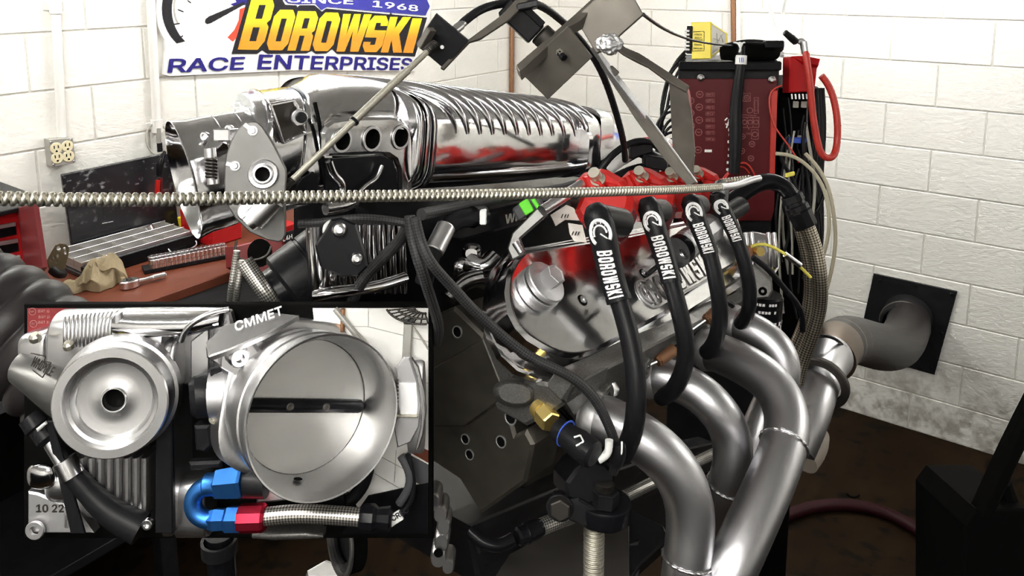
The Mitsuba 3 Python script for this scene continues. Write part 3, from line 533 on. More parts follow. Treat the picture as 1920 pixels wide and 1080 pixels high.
for lab, P_, rb, rw, nb, stub in [
    ('black spark plug wire nearest the camera with white lettering on its boot', [(1114, 388, .712), (1122, 410, .705), (1130, 440, .70), (1146, 515, .695), (1160, 560, .69), (1184, 650, .675), (1193, 740, .665), (1187, 805, .67), (1168, 852, .69)], .0136, .0088, 32, (1165, 418, .735)),
    ('second black spark plug wire from the left with white lettering on its boot', [(1213, 372, .795), (1219, 395, .79), (1226, 420, .785), (1246, 482, .775), (1262, 540, .765), (1282, 620, .76), (1285, 675, .765), (1264, 728, .79), (1240, 745, .82)], .0122, .0088, 30, (1240, 395, .82)),
    ('third black spark plug wire from the left with white lettering on its boot', [(1292, 368, .865), (1298, 385, .86), (1306, 410, .855), (1328, 468, .85), (1343, 530, .845), (1350, 590, .85), (1340, 640, .87), (1325, 660, .9)], .0118, .0088, 27, (1312, 385, .89)),
    ('rearmost black spark plug wire with white lettering on its boot', [(1342, 362, .93), (1347, 375, .93), (1356, 395, .925), (1378, 440, .92), (1395, 490, .915), (1405, 540, .92), (1402, 585, .94), (1385, 610, .98)], .0106, .0085, 26, (1352, 352, .96))]:
    k = thing('spark_plug_wire', lab, 'spark plug wire', wg); path = spline(pts(*P_), 90)
    nbt = int(nb); a = path[:nbt+1]; s = np.linspace(0, 1, nbt+1); rr = rb*np.clip(.35+s*6, 0, 1)**.5*(1-.18*s)
    b_ = part(k, 'boot', sweep(a, rr, 26), 'black_rubber', True)
    part(b_, 'cuff', sweep(path[nbt-1:nbt+2], rb*.86, 26), 'black_rubber', 30)
    part(k, 'cable', sweep(path[nbt-1:], rw, 20), 'black_rubber', True)
    part(k, 'socket', tube([P(*P_[1]), P(*stub)], rb*1.02, n=8, seg=22), 'black_rubber', True)
    L = np.linalg.norm(np.diff(a, axis=0), axis=1).sum(); side = unit(-VW-VR*.25+VU*.05)
    part(b_, 'emblem', bent_gauge(path, rb, L*.31, rb*.72, side), 'white_print')
    part(b_, 'lettering', bent_lettering('BOROWSKI', path, rb, L*.47, L*.985, rb*1.0, side), 'white_print', 30)
# ================================================================ BETWEEN SUPERCHARGER AND HEAD, AND THE ENGINE'S FRONT
im = thing('intake_manifold', 'dark lower intake housing with polished vertical fins under the supercharger', 'intake manifold')
part(im, 'body', prism([tuple(abc(onb(x, y, -.175))[[0, 2]]) for x, y in [(660, 372), (900, 362), (1060, 350), (1180, 345), (1180, 480), (900, 600), (700, 640), (660, 620)]], EP(0, -.175, 0), Ee, En, -Es*.09, .004), 'black_satin', 20)
for k in range(9):
    x = 590+k*19; part(im, 'fin', loft([ell(onb(x+dx, y, -.150), Ee*.0052*s_, Es*.010, 16, 3) for dx, y, s_ in [(0, 418, .8), (2, 450, 1), (5, 515, 1), (6, 546, .7)]]), 'polished_alu', 40)
for P_, r_ in [([(590, 555, .66), (625, 548, .66), (690, 540, .68), (760, 520, .71)], .005), ([(610, 390, .62), (640, 385, .63), (665, 375, .64)], .006), ([(880, 490, .79), (905, 500, .785), (930, 480, .79)], .011), ([(840, 560, .76), (870, 530, .77), (905, 520, .775)], .009)]:
    part(im, 'runner', tube(pts(*P_), r_, n=24), 'polished_alu', True)
for x, y, r_ in [(885, 470, .010), (905, 520, .013), (870, 500, .012)]:
    part(im, 'lug', loft([ell(P(x, y, .80)-VW*q, VR*r_*s_, VU*r_*.8*s_, 20, 2.5) for q, s_ in [(0, 1), (.012, .95), (.015, .6)]]), 'polished_alu', 40)
ca = thing('breather_canister', 'black ribbed plastic canister tilted below the supercharger front', 'canister')
a_, b_ = P(628, 468, .72), P(534, 540, .70); ax = unit(b_-a_); L = np.linalg.norm(b_-a_)
part(ca, 'body', lathe([(0, 0), (0, .028), (.003, .0315), (L*.42, .0315), (L*.43, .030), (L*.47, .030), (L*.48, .0318), (L-.003, .0318), (L, .028), (L, 0)], a_, ax, 36), 'black_plastic', 30)
part(ca, 'cap', lathe([(L, .024), (L+.012, .024), (L+.016, .019), (L+.016, 0)], a_, ax, 30), 'black_satin', 30)
mb = thing('black_mount_bracket', 'black engine bracket held by two shiny button head screws', 'bracket')
part(mb, 'plate', plate([(612, 428), (620, 412), (640, 408), (668, 420), (684, 470), (690, 500), (672, 518), (640, 520), (600, 500), (590, 460)], P(650, 460, .565), unit(-VW+VR*.15+VU*.1), .012, .0015), 'black_satin', 25)
for x, y, r_ in [(636, 431, 14), (668, 485, 12)]:
    o = P(x, y, .563); n_ = unit(-VW+VR*.25+VU*.12); part(mb, 'button_screw', lathe([(0, size(r_, .563)), (.002, size(r_, .563)), (.0045, size(r_*.75, .563)), (.0052, size(r_*.42, .563)), (.003, size(r_*.38, .563)), (.003, 0)], o, n_, 28), 'chrome', 30)
part(mb, 'spacer', ring(P(622, 430, .575), unit(-VW+VR*.7), .0075, .006, .004), 'white_plastic')
# black braided hoses
bg = 'black braided hoses'
def hose(name, label, P_, r_, m, cat_='hose', group=None, uv=True, n=60, seg=18):
    k = thing(name, label, cat_, group); part(k, 'hose', tube(pts(*P_), r_, n=n, seg=seg, uv=uv), m, True); return k
hose('braided_hose', 'black braided hose running across the rounded cover end and down to the sensor', [(778, 408, .60), (790, 455, .60), (808, 492, .60), (842, 532, .61), (885, 578, .62), (940, 628, .63), (1000, 672, .635), (1062, 702, .64), (1110, 742, .645), (1142, 800, .65), (1156, 850, .66), (1150, 885, .67)], .0042, 'black_braid', group=bg, n=110)
hose('braided_hose', 'black braided hose hanging straight down beside the inset, left of the engine block', [(768, 405, .605), (774, 450, .605), (790, 505, .605), (808, 560, .62), (822, 610, .64), (820, 640, .66)], .0044, 'black_braid', group=bg)
hose('braided_hose', 'black braided hose slanting down left in front of the polished fins', [(765, 425, .64), (748, 452, .65), (712, 490, .66), (678, 530, .67), (655, 580, .68)], .005, 'black_braid', group=bg)
hose('braided_hose', 'black braided hose lying level above the two button head screws', [(560, 420, .60), (610, 416, .60), (660, 410, .60), (720, 412, .61), (770, 420, .615)], .0034, 'black_braid', group=bg)
hose('braided_hose', 'black braided hose lying along the top of the fuel rail', [(790, 402, .66), (840, 392, .69), (920, 375, .73), (1000, 362, .78), (1060, 352, .81), (1130, 330, .85)], .0052, 'black_braid', group=bg)
hose('black_cable', 'thin black cable looped over the back end of the supercharger', [(1080, 330, .96), (1078, 290, .96), (1090, 270, .96), (1115, 268, .97), (1122, 300, .97), (1122, 330, .98)], .003, 'black_rubber', 'cable')
hose('black_cable', 'thick black cable arching from the supercharger tail to the coil plugs', [(1120, 330, .93), (1140, 300, .93), (1175, 272, .94), (1210, 265, .95), (1240, 280, .96)], .0042, 'black_rubber', 'cable')
# fuel rail with a fitting
fr = thing('fuel_rail', 'black fuel rail with engraved letters running under the supercharger', 'fuel rail')
o1, o2 = P(845, 428, .70), P(1075, 372, .86); fx = unit(o2-o1); L = np.linalg.norm(o2-o1)
part(fr, 'rail', box((o1+o2)/2, o2-o1, unit(np.cross(np.cross(fx, VU), fx))*.022, unit(np.cross(fx, VU))*.022, .003), 'black_satin', 20)
fu = unit(VU-fx*(VU@fx)); fn = unit(np.cross(fx, fu))
part(fr, 'engraving', lettering('WHI', .0085, P(930, 416, .75)-fu*.001+fn*.0105, fx, fu, .0006, .1, .034), 'galvanised', 30)
k = part(fr, 'elbow', tube(pts((905, 405, .715), (880, 408, .70), (855, 414, .69), (840, 425, .685)), .0085, n=24), 'black_plastic', True)
part(k, 'collar', lathe([(0, .010), (.014, .010)], P(885, 407, .70), unit(P(905, 405, .715)-P(880, 408, .70)), 24), 'black_satin')
part(fr, 'retaining_clip', box(P(906, 406, .70), VR*.006, VU*.013+VW*.001, VW*.014, .001), 'white_plastic')
part(fr, 'tube_end', lathe([(0, .006), (0, .0078), (.001, .0085), (.026, .0085), (.027, .0078), (.027, 0)], P(837, 424, .67), unit(P(816, 466, .655)-P(837, 424, .67)), 32), 'bright_alu', 30)
part(fr, 'rubber_end', tube(pts((815, 466, .655), (805, 490, .65), (795, 530, .65)), .0078, n=12), 'black_rubber', True)
# coil bracket
cb_ = thing('coil_bracket', 'silver bracket arm and round bar holding the coil row', 'bracket')
part(cb_, 'arm', plate([(951, 466), (960, 437), (1012, 385), (1026, 402), (975, 447), (985, 476), (960, 488)], P(985, 435, .735), unit(-VW+VU*.25-VR*.15), .010, .0012), 'plate_alu', 20)
part(cb_, 'bar', tube(pts((1016, 396, .735), (1090, 346, .775)), .0055, seg=24), 'bright_alu', 30)
part(cb_, 'dowel', rod(P(966, 455, .728), P(978, 474, .724), .0034), 'bright_alu', 30)
part(cb_, 'cross_rail', tube(pts((1060, 385, .80), (1180, 370, .88), (1330, 345, 1.02)), .008, seg=20), 'dark_steel', 30)
sg_ = thing('injector_plug', 'black plug with a bright green clip left of the coil bracket', 'plug')
part(sg_, 'body', box(P(990, 388, .76), unit(VR+VU*.6)*.030, unit(VU-VR*.6)*.014, VW*.014, .002), 'grey_plastic')
part(sg_, 'green_clip', box(P(987, 388, .745), unit(VR+VU*.6)*.010, unit(VU-VR*.6)*.013, VW*.008, .001), 'green_plastic'); part(sg_, 'green_clip', box(P(1003, 379, .748), unit(VR+VU*.6)*.004, unit(VU-VR*.6)*.014, VW*.008, .001), 'green_plastic')
for lab, q, z in [('small white paper tag tied beside the first coil, upper one', [(1032, 403), (1062, 384), (1076, 390), (1090, 414), (1060, 412), (1042, 424)], .775), ('small white paper tag hanging below the first coil, lower one', [(1065, 418), (1092, 422), (1100, 455), (1076, 452), (1068, 438)], .765)]:
    k = thing('paper_tag', lab, 'tag', 'paper tags on the coil wiring'); part(k, 'tag', plate(q, P(*q[0], z), unit(-VW+VU*.3+VR*.1), .0006), 'paper_white', False)
    c = np.mean(q, 0); part(k, 'marks', cat([rod(P(c[0]+d-8, c[1]+4, z-.004), P(c[0]+d-5, c[1]-3, z-.004), .0005, 5) for d in (0, 6, 11)]), 'black_print')
# injector harness at the back of the coils
hn = thing('injector_harness', 'bundle of black looms, grey sleeves and coloured wires behind the coils', 'wiring harness')
for P_, r_, m in [([(1120, 320, .98), (1150, 305, .98), (1185, 285, .99), (1215, 272, 1.0)], .010, 'black_rubber'), ([(1140, 318, .96), (1165, 300, .96), (1180, 288, .97)], .0075, 'white_plastic'), ([(1185, 275, .98), (1215, 290, .97), (1240, 300, .98), (1290, 300, 1.0)], .008, 'black_plastic'),
                  ([(1190, 268, 1.0), (1215, 262, 1.0), (1250, 275, 1.02), (1270, 270, 1.05)], .0035, 'red_cable'), ([(1200, 272, 1.0), (1225, 270, 1.0), (1240, 290, 1.02)], .0022, 'yellow_plastic'), ([(1150, 335, .94), (1190, 318, .96), (1230, 312, 1.0)], .006, 'black_rubber'),
                  ([(1250, 268, 1.06), (1275, 278, 1.06), (1295, 285, 1.06)], .007, 'white_plastic'), ([(1255, 285, 1.05), (1285, 292, 1.06), (1300, 298, 1.06)], .006, 'white_plastic'), ([(1262, 262, 1.07), (1280, 268, 1.07)], .009, 'blue_plastic')]:
    part(hn, 'wire' if r_ < .004 else 'loom', tube(pts(*P_), r_, n=24, seg=12), m, True)
part(hn, 'plug', box(P(1200, 280, .96), unit(VR+VU*.3)*.03, VU*.016, VW*.02, .002), 'black_plastic'); part(hn, 'plug', box(P(1228, 305, .95), unit(VR-VU*.2)*.03, VU*.016, VW*.02, .002), 'black_plastic')
# ---------------- sensor, brass fitting, stand under the engine
bf = thing('brass_fitting', 'gold coloured hexagonal brass fitting in the front of the block', 'fitting')
ba = unit(P(1040, 800, .665)-P(1012, 768, .685))
part(bf, 'neck', lathe([(-.004, 0), (-.004, .0085), (.003, .0085), (.004, .0065), (.005, .0065)], P(1012, 768, .685), ba, 24), 'brass', 30)
part(bf, 'hexagon', lathe([(.005, 0), (.005, .0098), (.018, .0098), (.0195, .0085), (.0195, 0)], P(1012, 768, .685), ba, 6), 'brass', 20)
se = thing('coolant_sensor', 'black sensor plug with white print pushed onto the brass fitting', 'sensor')
part(se, 'body', lathe([(0, 0), (0, .009), (.012, .010), (.024, .012), (.04, .0115), (.042, .009), (.042, 0)], P(1044, 803, .66), unit(P(1095, 840, .64)-P(1044, 803, .66)), 26), 'black_plastic', 30)
part(se, 'white_print', cat([rod(P(1076, 820, .632), P(1088, 816, .632), .0008, 6), rod(P(1088, 816, .632), P(1094, 828, .632), .0008, 6), rod(P(1080, 836, .632), P(1094, 828, .632), .0008, 6)]), 'white_print')
part(se, 'band', ring(P(1060, 812, .655), unit(P(1095, 840, .64)-P(1044, 803, .66)), .0118, .01, .001), 'blue_plastic')
lt = thing('wire_end', 'white taped end of a cable beside the sensor', 'cable end')
part(lt, 'tape', tube(pts((1142, 825, .64), (1138, 850, .64), (1122, 862, .64)), .0034, n=12), 'white_plastic', True); part(lt, 'sleeve', tube(pts((1160, 832, .645), (1162, 850, .645), (1155, 868, .65)), .0055, n=12), 'black_rubber', True)
part(lt, 'stripe', tube(pts((1166, 828, .64), (1165, 850, .64), (1158, 866, .645)), .0009, n=10), 'white_print')
st = thing('engine_stand_foot', 'black engine mount foot with a threaded rod, nut and round washer', 'engine stand')
zf = .70
part(st, 'mount', plate([(1062, 905), (1080, 880), (1105, 862), (1135, 868), (1155, 890), (1150, 935), (1100, 950), (1062, 935)], P(1110, 905, .69), unit(-VW+VU*.2+VR*.2), .05, .003), 'black_satin', 25)
part(st, 'washer', lathe([(0, 0), (0, size(52, zf)), (.002, size(54, zf)), (.014, size(54, zf)), (.016, size(52, zf)), (.016, 0)], P(1128, 968, zf), En, 40), 'black_satin', 30)
part(st, 'foot_block', plate([(1040, 945), (1085, 935), (1130, 962), (1130, 1000), (1098, 990), (1040, 965)], P(1085, 965, .68), unit(-VW+VU*.1), .03, .002), 'black_steel', 25)
part(st, 'nut', lathe([(0, 0), (0, .0125), (.012, .0125), (.013, .011), (.013, 0)], P(1133, 945, .69), En, 6), 'black_steel', 20)
part(st, 'stud', sweep(spline([P(1132, 930, .69), P(1134, 905, .69)], 30), .0085+.0006*np.sin(np.arange(30)*2.1), 20), 'dark_steel', 30)
th = np.linspace(0, 1, 260); a_, b_ = P(1114, 985, .70), P(1112, 1180, .70)
part(st, 'threaded_rod', sweep(a_+(b_-a_)*th[:, None], .0088+.0009*np.sin(th*260*.62), 20), 'zinc', 40)
cbolt = thing('hexagon_bolt', 'hexagon head bolt at the left of the engine mount foot', 'bolt')
part(cbolt, 'head', hexnut(P(1052, 950, .675), unit(-VW-VR*.2), .0095, .008), 'dark_steel', 20); part(cbolt, 'flange', disc(P(1050, 950, .682), unit(-VW-VR*.2), .012, .004), 'black_steel')
fpl = thing('stand_plate', 'large dark steel plate of the test stand at the bottom', 'steel plate')
part(fpl, 'plate', plate([(880, 1075), (960, 1035), (1070, 975), (1180, 985), (1180, 1200), (850, 1200)], P(1050, 1050, .80), unit(-VW*.55+VU*.85), .012, .001), 'dark_steel', 20)
part(fpl, 'rail', plate([(1170, 965), (1185, 955), (1245, 985), (1255, 1010), (1200, 1060), (1180, 1090), (1150, 1020)], P(1200, 1000, .86), unit(-VW*.6+VU*.8), .03, .002), 'black_steel', 20)
part(fpl, 'side_channel', plate([(1130, 1030), (1200, 1010), (1200, 1200), (1130, 1200)], P(1165, 1060, .84), unit(-VW*.8+VU*.5), .02, .002), 'black_steel', 20)
k = hose('steel_braided_hose', 'thin steel braided hose crossing behind the engine mount foot', [(1170, 932, .80), (1210, 912, .83), (1250, 893, .86), (1340, 850, .95)], .0062, 'fine_braid', group='steel braided hoses', n=40)
k = hose('steel_braided_hose', 'steel braided hose with a black fitting at the bottom centre', [(1010, 990, .74), (1040, 978, .75), (1075, 965, .77), (1120, 945, .79)], .0078, 'fine_braid', group='steel braided hoses', n=40)
part(k, 'fitting', lathe([(0, .0072), (.004, .0085), (.018, .0095), (.02, .0085), (.026, .0085), (.028, .006), (.028, 0)], P(1015, 988, .738), unit(P(960, 1012, .72)-P(1015, 988, .738)), 24), 'black_satin', 30)
part(k, 'hose_tail', tube(pts((962, 1010, .72), (935, 1022, .715), (905, 1015, .715), (880, 995, .72)), .006, n=24), 'black_satin', True)
tc = thing('timing_cover', 'polished scalloped metal edge of the timing cover beside the inset', 'timing cover')
for x, y, r_ in [(812, 940, 15), (826, 962, 14), (832, 985, 13), (828, 1015, 14), (822, 1045, 15), (840, 1060, 12)]:
    part(tc, 'scallop', loft([ell(P(x, y, .68)-VW*q, VR*size(r_, .68)*s_, VU*size(r_*1.25, .68)*s_, 24, 2.4) for q, s_ in [(-.02, 1), (0, 1), (.003, .8)]]), 'bright_alu', 40)
for x, y in [(822, 1036)]: part(tc, 'hole', disc(P(x, y, .675), -VW, .004, .0015), 'black_matt')
dp = thing('crank_pulley', 'thin polished ring of a pulley below the inset', 'pulley')
pa = unit(-VW*.52-VR*.78+VU*.05)
part(dp, 'rim', ring(P(640, 1012, .72), pa, size(64, .72), size(55, .72), .003, .0008), 'plate_alu', 30); part(dp, 'face', ring(P(640, 1012, .72)-pa*.003, pa, size(55.5, .72), size(40, .72), .003, .0006), 'black_steel', 30); part(dp, 'hub', disc(P(640, 1012, .72)-pa*.012, pa, size(42, .72), .006), 'black_steel', 30)
part(dp, 'belt_groove', ring(P(640, 1012, .72)-pa*.014, pa, size(60, .72), size(46, .72), .012, .001), 'black_matt', 30)
sb_ = thing('stand_bracket', 'pale angled steel bracket at the bottom edge under the pulley', 'bracket')
part(sb_, 'plate', plate([(576, 1070), (608, 1052), (632, 1062), (640, 1100), (580, 1100)], P(606, 1065, .75), unit(-VW+VU*.5), .012, .001), 'white_paint', 20); part(sb_, 'foot', box(P(600, 1100, .76), VR*.03, VU*.02, VW*.02, .001), 'dark_steel')
c = P(1060, 1110, .90)
sco = thing('stand_pedestal', 'black steel pedestal carrying the test stand plate under the engine', 'stand')
part(sco, 'upright', aabox([c[0]-.05, c[1]-.05, .012], [c[0]+.05, c[1]+.05, c[2]], .003), 'black_steel', 20); part(sco, 'base', aabox([c[0]-.11, c[1]-.11, .002], [c[0]+.11, c[1]+.11, .014], .003), 'black_steel', 20)
c2 = EP(.30, -.12, -.55); sco = thing('stand_pedestal', 'black steel pedestal under the back end of the engine', 'stand')
part(sco, 'upright', aabox([c2[0]-.04, c2[1]-.04, .012], [c2[0]+.04, c2[1]+.04, c2[2]+.35], .003), 'black_steel', 20); part(sco, 'base', aabox([c2[0]-.12, c2[1]-.2, .002], [c2[0]+.12, c2[1]+.2, .014], .003), 'black_steel', 20)
# ================================================================ LINKAGE AND BRACKETS IN THE FOREGROUND
zb = .60
lr = thing('linkage_rod', 'thin brassy rod slanting from the throttle lever up to the small black bracket', 'rod')
part(lr, 'rod', rod(P(548, 338, .535), P(806, 92, .60), .0024, 20), 'zinc', 30)
part(lr, 'sleeve', rod(P(660, 230, .563), P(764, 132, .589), .0031, 20), 'zinc', 30)
part(lr, 'collar', rod(P(662, 229, .563), P(666, 225, .564), .0038, 16), 'black_satin')
t = np.linspace(0, 1, 60); a_, b_ = P(524, 362, .53), P(550, 336, .5355)
part(lr, 'threaded_end', sweep(a_+(b_-a_)*t[:, None], .0026+.0004*np.sin(t*75), 12), 'dark_steel', 40)
part(lr, 'end_nut', hexnut(P(521, 364, .529), unit(a_-b_), .0036, .006), 'brass', 20)
part(lr, 'top_thread', sweep(P(800, 98, .599)+(P(816, 82, .604)-P(800, 98, .599))*t[:, None], .0036+.0006*np.sin(t*40), 12), 'dark_steel', 40)
br = thing('cable_bracket', 'small black folded bracket holding the end of the throttle cable, next to the sign', 'bracket')
bn = unit(-VW*.9-VR*.1-VU*.3)
part(br, 'plate', plate([(800, 51), (817, 26), (878, 77), (832, 129), (779, 84)], P(830, 80, .61), bn, .004, .0005), 'black_steel', 20)
part(br, 'flange', plate([(779, 84), (800, 51), (806, 58), (787, 92)], P(790, 70, .606), unit(-VW*.5-VR*.8), .006, .0005), 'bare_plate', 20)
part(br, 'strap', plate([(880, 78), (832, 129), (826, 126), (872, 78), (940, 28), (972, -6), (1000, -30), (1012, -22), (984, 6), (955, 36), (900, 72)], P(900, 70, .625), unit(-VW*.8+VU*.5), .003, .0004), 'bare_plate', 20)
part(br, 'rivet', disc(P(829, 88, .608), bn, .0016, .001), 'white_print')
tc_ = thing('throttle_cable', 'black throttle cable arching across the top of the photograph', 'cable')
part(tc_, 'ferrule', lathe([(0, .0022), (0, .0040), (.012, .0040), (.013, .0034), (.022, .0034), (.022, 0)], P(846, 62, .612), unit(P(866, 45, .62)-P(846, 62, .612)), 20), 'bright_alu', 30)
part(tc_, 'sheath', tube(pts((864, 46, .62), (895, 22, .63), (935, 8, .65), (975, 5, .67), (1010, 10, .69), (1040, 28, .71), (1075, 60, .74), (1120, 120, .78), (1150, 195, .82), (1168, 262, .86), (1172, 300, .9)), .0036, n=80), 'black_rubber', True)
cl = thing('clevis_block', 'dark square bodied cable clevis above the steel angle bracket', 'clevis')
a_, b_ = P(958, 20, .66), P(1015, 74, .665); d_ = unit(b_-a_); w_ = unit(np.cross(d_, VW))
part(cl, 'body', box((a_+b_)/2-d_*.006, d_*.036, w_*.020, VW*.018, .0012), 'black_plastic', 20)
part(cl, 'cheek', box((a_+b_)/2-d_*.006+w_*.009-VW*.010, d_*.034, w_*.006, VW*.003, .0006), 'black_satin', 20); part(cl, 'cheek', box(P(988, 12, .65), unit(VR+VU*.2)*.018, unit(VU)*.006, VW*.02, .001), 'black_steel', 20)
part(cl, 'collar', lathe([(0, 0), (0, .0092), (.001, .0102), (.010, .0102), (.011, .0095), (.020, .0095), (.020, 0)], P(1012, 62, .668), d_, 30), 'dark_steel', 30)
ab_ = thing('angle_bracket', 'bare steel angle bracket with a weld, crossing the top centre', 'bracket')
an = unit(-VW*.85-VR*.25-VU*.35)
part(ab_, 'lower_plate', plate([(971, 132), (1064, 50), (1110, 108), (1027, 187)], P(1040, 115, .655), an, .004, .0006), 'bare_plate', 20)
part(ab_, 'edge', plate([(967, 122), (1078, 26), (1150, -40), (1162, -36), (1088, 38), (1064, 51), (974, 134)], P(1040, 80, .652), unit(-VW*.6+VU*.75-VR*.2), .010, .0006), 'bare_plate', 20)
part(ab_, 'upper_plate', plate([(1078, 34), (1150, -35), (1175, -30), (1206, 27), (1162, 66), (1146, 88), (1118, 100)], P(1130, 40, .672), unit(-VW*.9-VR*.3+VU*.1), .004, .0006), 'bare_plate', 20)
part(ab_, 'bolt', lathe([(0, 0), (0, .0034), (.006, .0034), (.006, 0)], P(1048, 97, .647), unit(P(1056, 106, .64)-P(1046, 95, .647)), 6), 'zinc', 20); part(ab_, 'bolt_end', rod(P(1050, 100, .645), P(1058, 109, .64), .003), 'black_satin')
w0 = P(1142, 82, .664)
bl = trimesh.creation.icosphere(4, 1.0); v = bl.vertices; v = v*(1+.8*(meshkit.fbm(v*2.2+3, 4)-.5)[:, None]); bl = tm(w0+(v[:, :1]*VR*.0110+v[:, 1:2]*VU*.0088+v[:, 2:]*VW*.006), bl.faces)
part(ab_, 'weld', bl, 'satin_alu', True)
bar = thing('slanted_steel_bar', 'flat bare steel bar slanting down from the angle bracket to the red coils', 'bar')
bq = [(1104, 92), (1118, 92), (1142, 128), (1168, 160), (1210, 215), (1262, 285), (1304, 342), (1290, 350), (1246, 300), (1190, 222), (1138, 142)]
part(bar, 'face', plate([(x, y) for x, y in bq], P(1200, 220, .74), unit(-VW*.75-VR*.62+VU*.1), .004, .0006), 'bare_plate', 20)
part(bar, 'edge', plate([(1112, 88), (1122, 90), (1150, 128), (1172, 155), (1215, 212), (1310, 342), (1303, 345), (1205, 214), (1165, 162), (1142, 132)], P(1200, 210, .733), unit(-VW*.7+VR*.6+VU*.3), .005, .0006), 'satin_alu', 20)
part(bar, 'notch', box(P(1150, 133, .728), unit(VR-VU*.9)*.010, unit(VR+VU)*.006, VW*.004, .0008), 'bare_plate')
br2 = thing('side_bracket', 'bent grey steel strap ending in a flat plate in front of the red panel', 'bracket')
part(br2, 'strap', plate([(1146, 84), (1160, 76), (1172, 88), (1200, 100), (1225, 116), (1262, 140), (1292, 160), (1286, 170), (1256, 154), (1215, 124), (1190, 112), (1168, 100)], P(1215, 115, .74), unit(-VW*.7+VU*.6-VR*.2), .004, .0006), 'bare_plate', 20)
part(br2, 'plate', plate([(1254, 152), (1274, 152), (1288, 162), (1292, 180), (1301, 282), (1298, 330), (1262, 300)], P(1275, 230, .80), unit(-VW*.8-VR*.6), .004, .0006), 'bare_plate', 20)
part(br2, 'plate_edge', tube(pts((1276, 153, .795), (1288, 164, .793), (1293, 182, .793), (1302, 284, .81)), .0011, n=40), 'pink_print', True)
# corrugated steel conduit across the picture
def corrugated(P_, r_, pitch, depth, seg=20, per=7):
    """a tube wound from a strip: a helical groove of the given pitch"""
    base = spline(pts(*P_), 400); L = np.linalg.norm(np.diff(base, axis=0), axis=1).sum(); n = int(L/pitch*per); path = spline(pts(*P_), n)
    m = sweep(path, r_, seg, caps=False); V = m.vertices.reshape(n, seg, 3)-path[:, None]
    ph = (np.linspace(0, L, n)[:, None]/pitch+np.arange(seg)[None]/seg) % 1
    V *= (1-depth/r_*np.clip((np.abs(ph-.5)*2-.58)/.16, 0, 1))[..., None]
    return tm((V+path[:, None]).reshape(-1, 3), m.faces)
fc = thing('flexible_conduit', 'corrugated steel conduit stretched straight across the middle of the photograph', 'conduit')
part(fc, 'conduit', corrugated([(-60, 371, .36), (120, 374, .375), (300, 374, .39), (480, 371, .415), (660, 368, .445), (840, 366, .48), (1000, 363, .52), (1150, 359, .57), (1280, 355, .64), (1360, 350, .70)], .0036, .0036, .0016), 'zinc', True)
part(fc, 'smooth_end', tube(pts((1352, 351, .69), (1385, 346, .72), (1408, 338, .74), (1424, 334, .75)), .0032, n=24), 'satin_alu', True)
f2 = thing('flexible_conduit', 'short corrugated steel conduit behind the long one, ending at the black hose elbow', 'conduit')
part(f2, 'conduit', corrugated([(1345, 342, 1.0), (1375, 338, 1.0), (1408, 334, 1.0)], .0042, .0036, .0013), 'zinc', True)
# ================================================================ CONTROL CABINET, CABLES AND HOSES ON THE RIGHT
zt_ = 1.42; tn = unit(-VW-VR*.24); tn = unit(tn-Z3*(tn@Z3)); tr = unit(np.cross(Z3, tn)); tr = tr if tr@VR > 0 else -tr
tw = thing('control_cabinet', 'dark red instrument panel on a black cabinet in the corner', 'cabinet')
p0 = P(1365, 280, zt_)
def TPX(x, y, d=0): return hit(x, y, p0+tn*d, tn)
c0, c1, c2, c3 = TPX(1276, 150), TPX(1458, 150), TPX(1452, 412), TPX(1276, 412)
part(tw, 'front_panel', plate([(1272, 148), (1457, 148), (1452, 395), (1446, 414), (1272, 414)], p0, tn, .004, .0006), 'maroon_panel', 20)
back = -tn*.30; base_z = .02
def col(x0, x1, ytop, ybot, d0, dep):
    a, b = TPX(x0, ytop, d0), TPX(x1, ytop, d0); zl = TPX(x0, ybot, d0)[2] if ybot else base_z
    return box((a+b)/2+np.array([0, 0, (zl-a[2])/2])-tn*dep/2, b-a, tn*dep, [0, 0, a[2]-zl], .002)
part(tw, 'body', col(1272, 1462, 117, None, -.012, .14), 'black_steel', 20)
part(tw, 'top_bar', col(1273, 1466, 116, 132, .004, .016), 'black_satin', 20)
part(tw, 'side_wing', col(1462, 1530, 165, None, -.10, .20), 'black_matt', 20)
part(tw, 'red_edge', plate([(1446, 170), (1458, 170), (1453, 335), (1443, 335)], p0+tn*.012, tn, .01, .001), 'red_cable', 20)
for x, y in [(1314, 145), (1447, 149)]: part(tw, 'panel_screw', lathe([(0, .0075), (.004, .0065), (.006, .003), (.006, 0)], TPX(x, y, .002), tn, 20), 'chrome', 30)
# printing on the panel
tu = Z3
def prt(name, ms): part(tw, name, cat(ms), 'pink_print', False)
def circ(x, y, r_): o = TPX(x, y, .0004); z = pix(o)[2]; return ring(o, tn, size(r_, z), size(r_-.9, z), .0003, 0.0001, 28)
def rect(x0, y0, x1, y1, w=.8):
    q = []
    for a, b in [((x0, y0), (x1, y0)), ((x1, y0), (x1, y1)), ((x1, y1), (x0, y1)), ((x0, y1), (x0, y0))]: q.append(rod(TPX(*a, .0004), TPX(*b, .0004), size(w/2, zt_), 5))
    return cat(q)
def word(t_, x, y, hpx): return lettering(t_, size(hpx, zt_), TPX(x, y, .0004), tr, tu, .0003, 0, centre=True)
for i, (x, y) in enumerate([(1312, 177), (1311, 201), (1311, 225), (1310, 248), (1309, 281), (1295, 189), (1295, 212), (1296, 236)]): prt('round_mark', [circ(x, y, 6.5), word('EGT', x, y, 2.4)])
for i, y in enumerate([177.5, 189, 201.5, 213, 225, 237.5, 249, 261]): prt('channel_mark', [rect(1323.5, y-3, 1339.5, y+3, .5), word(f'EGT {i+1}', 1331.5, y, 3)])
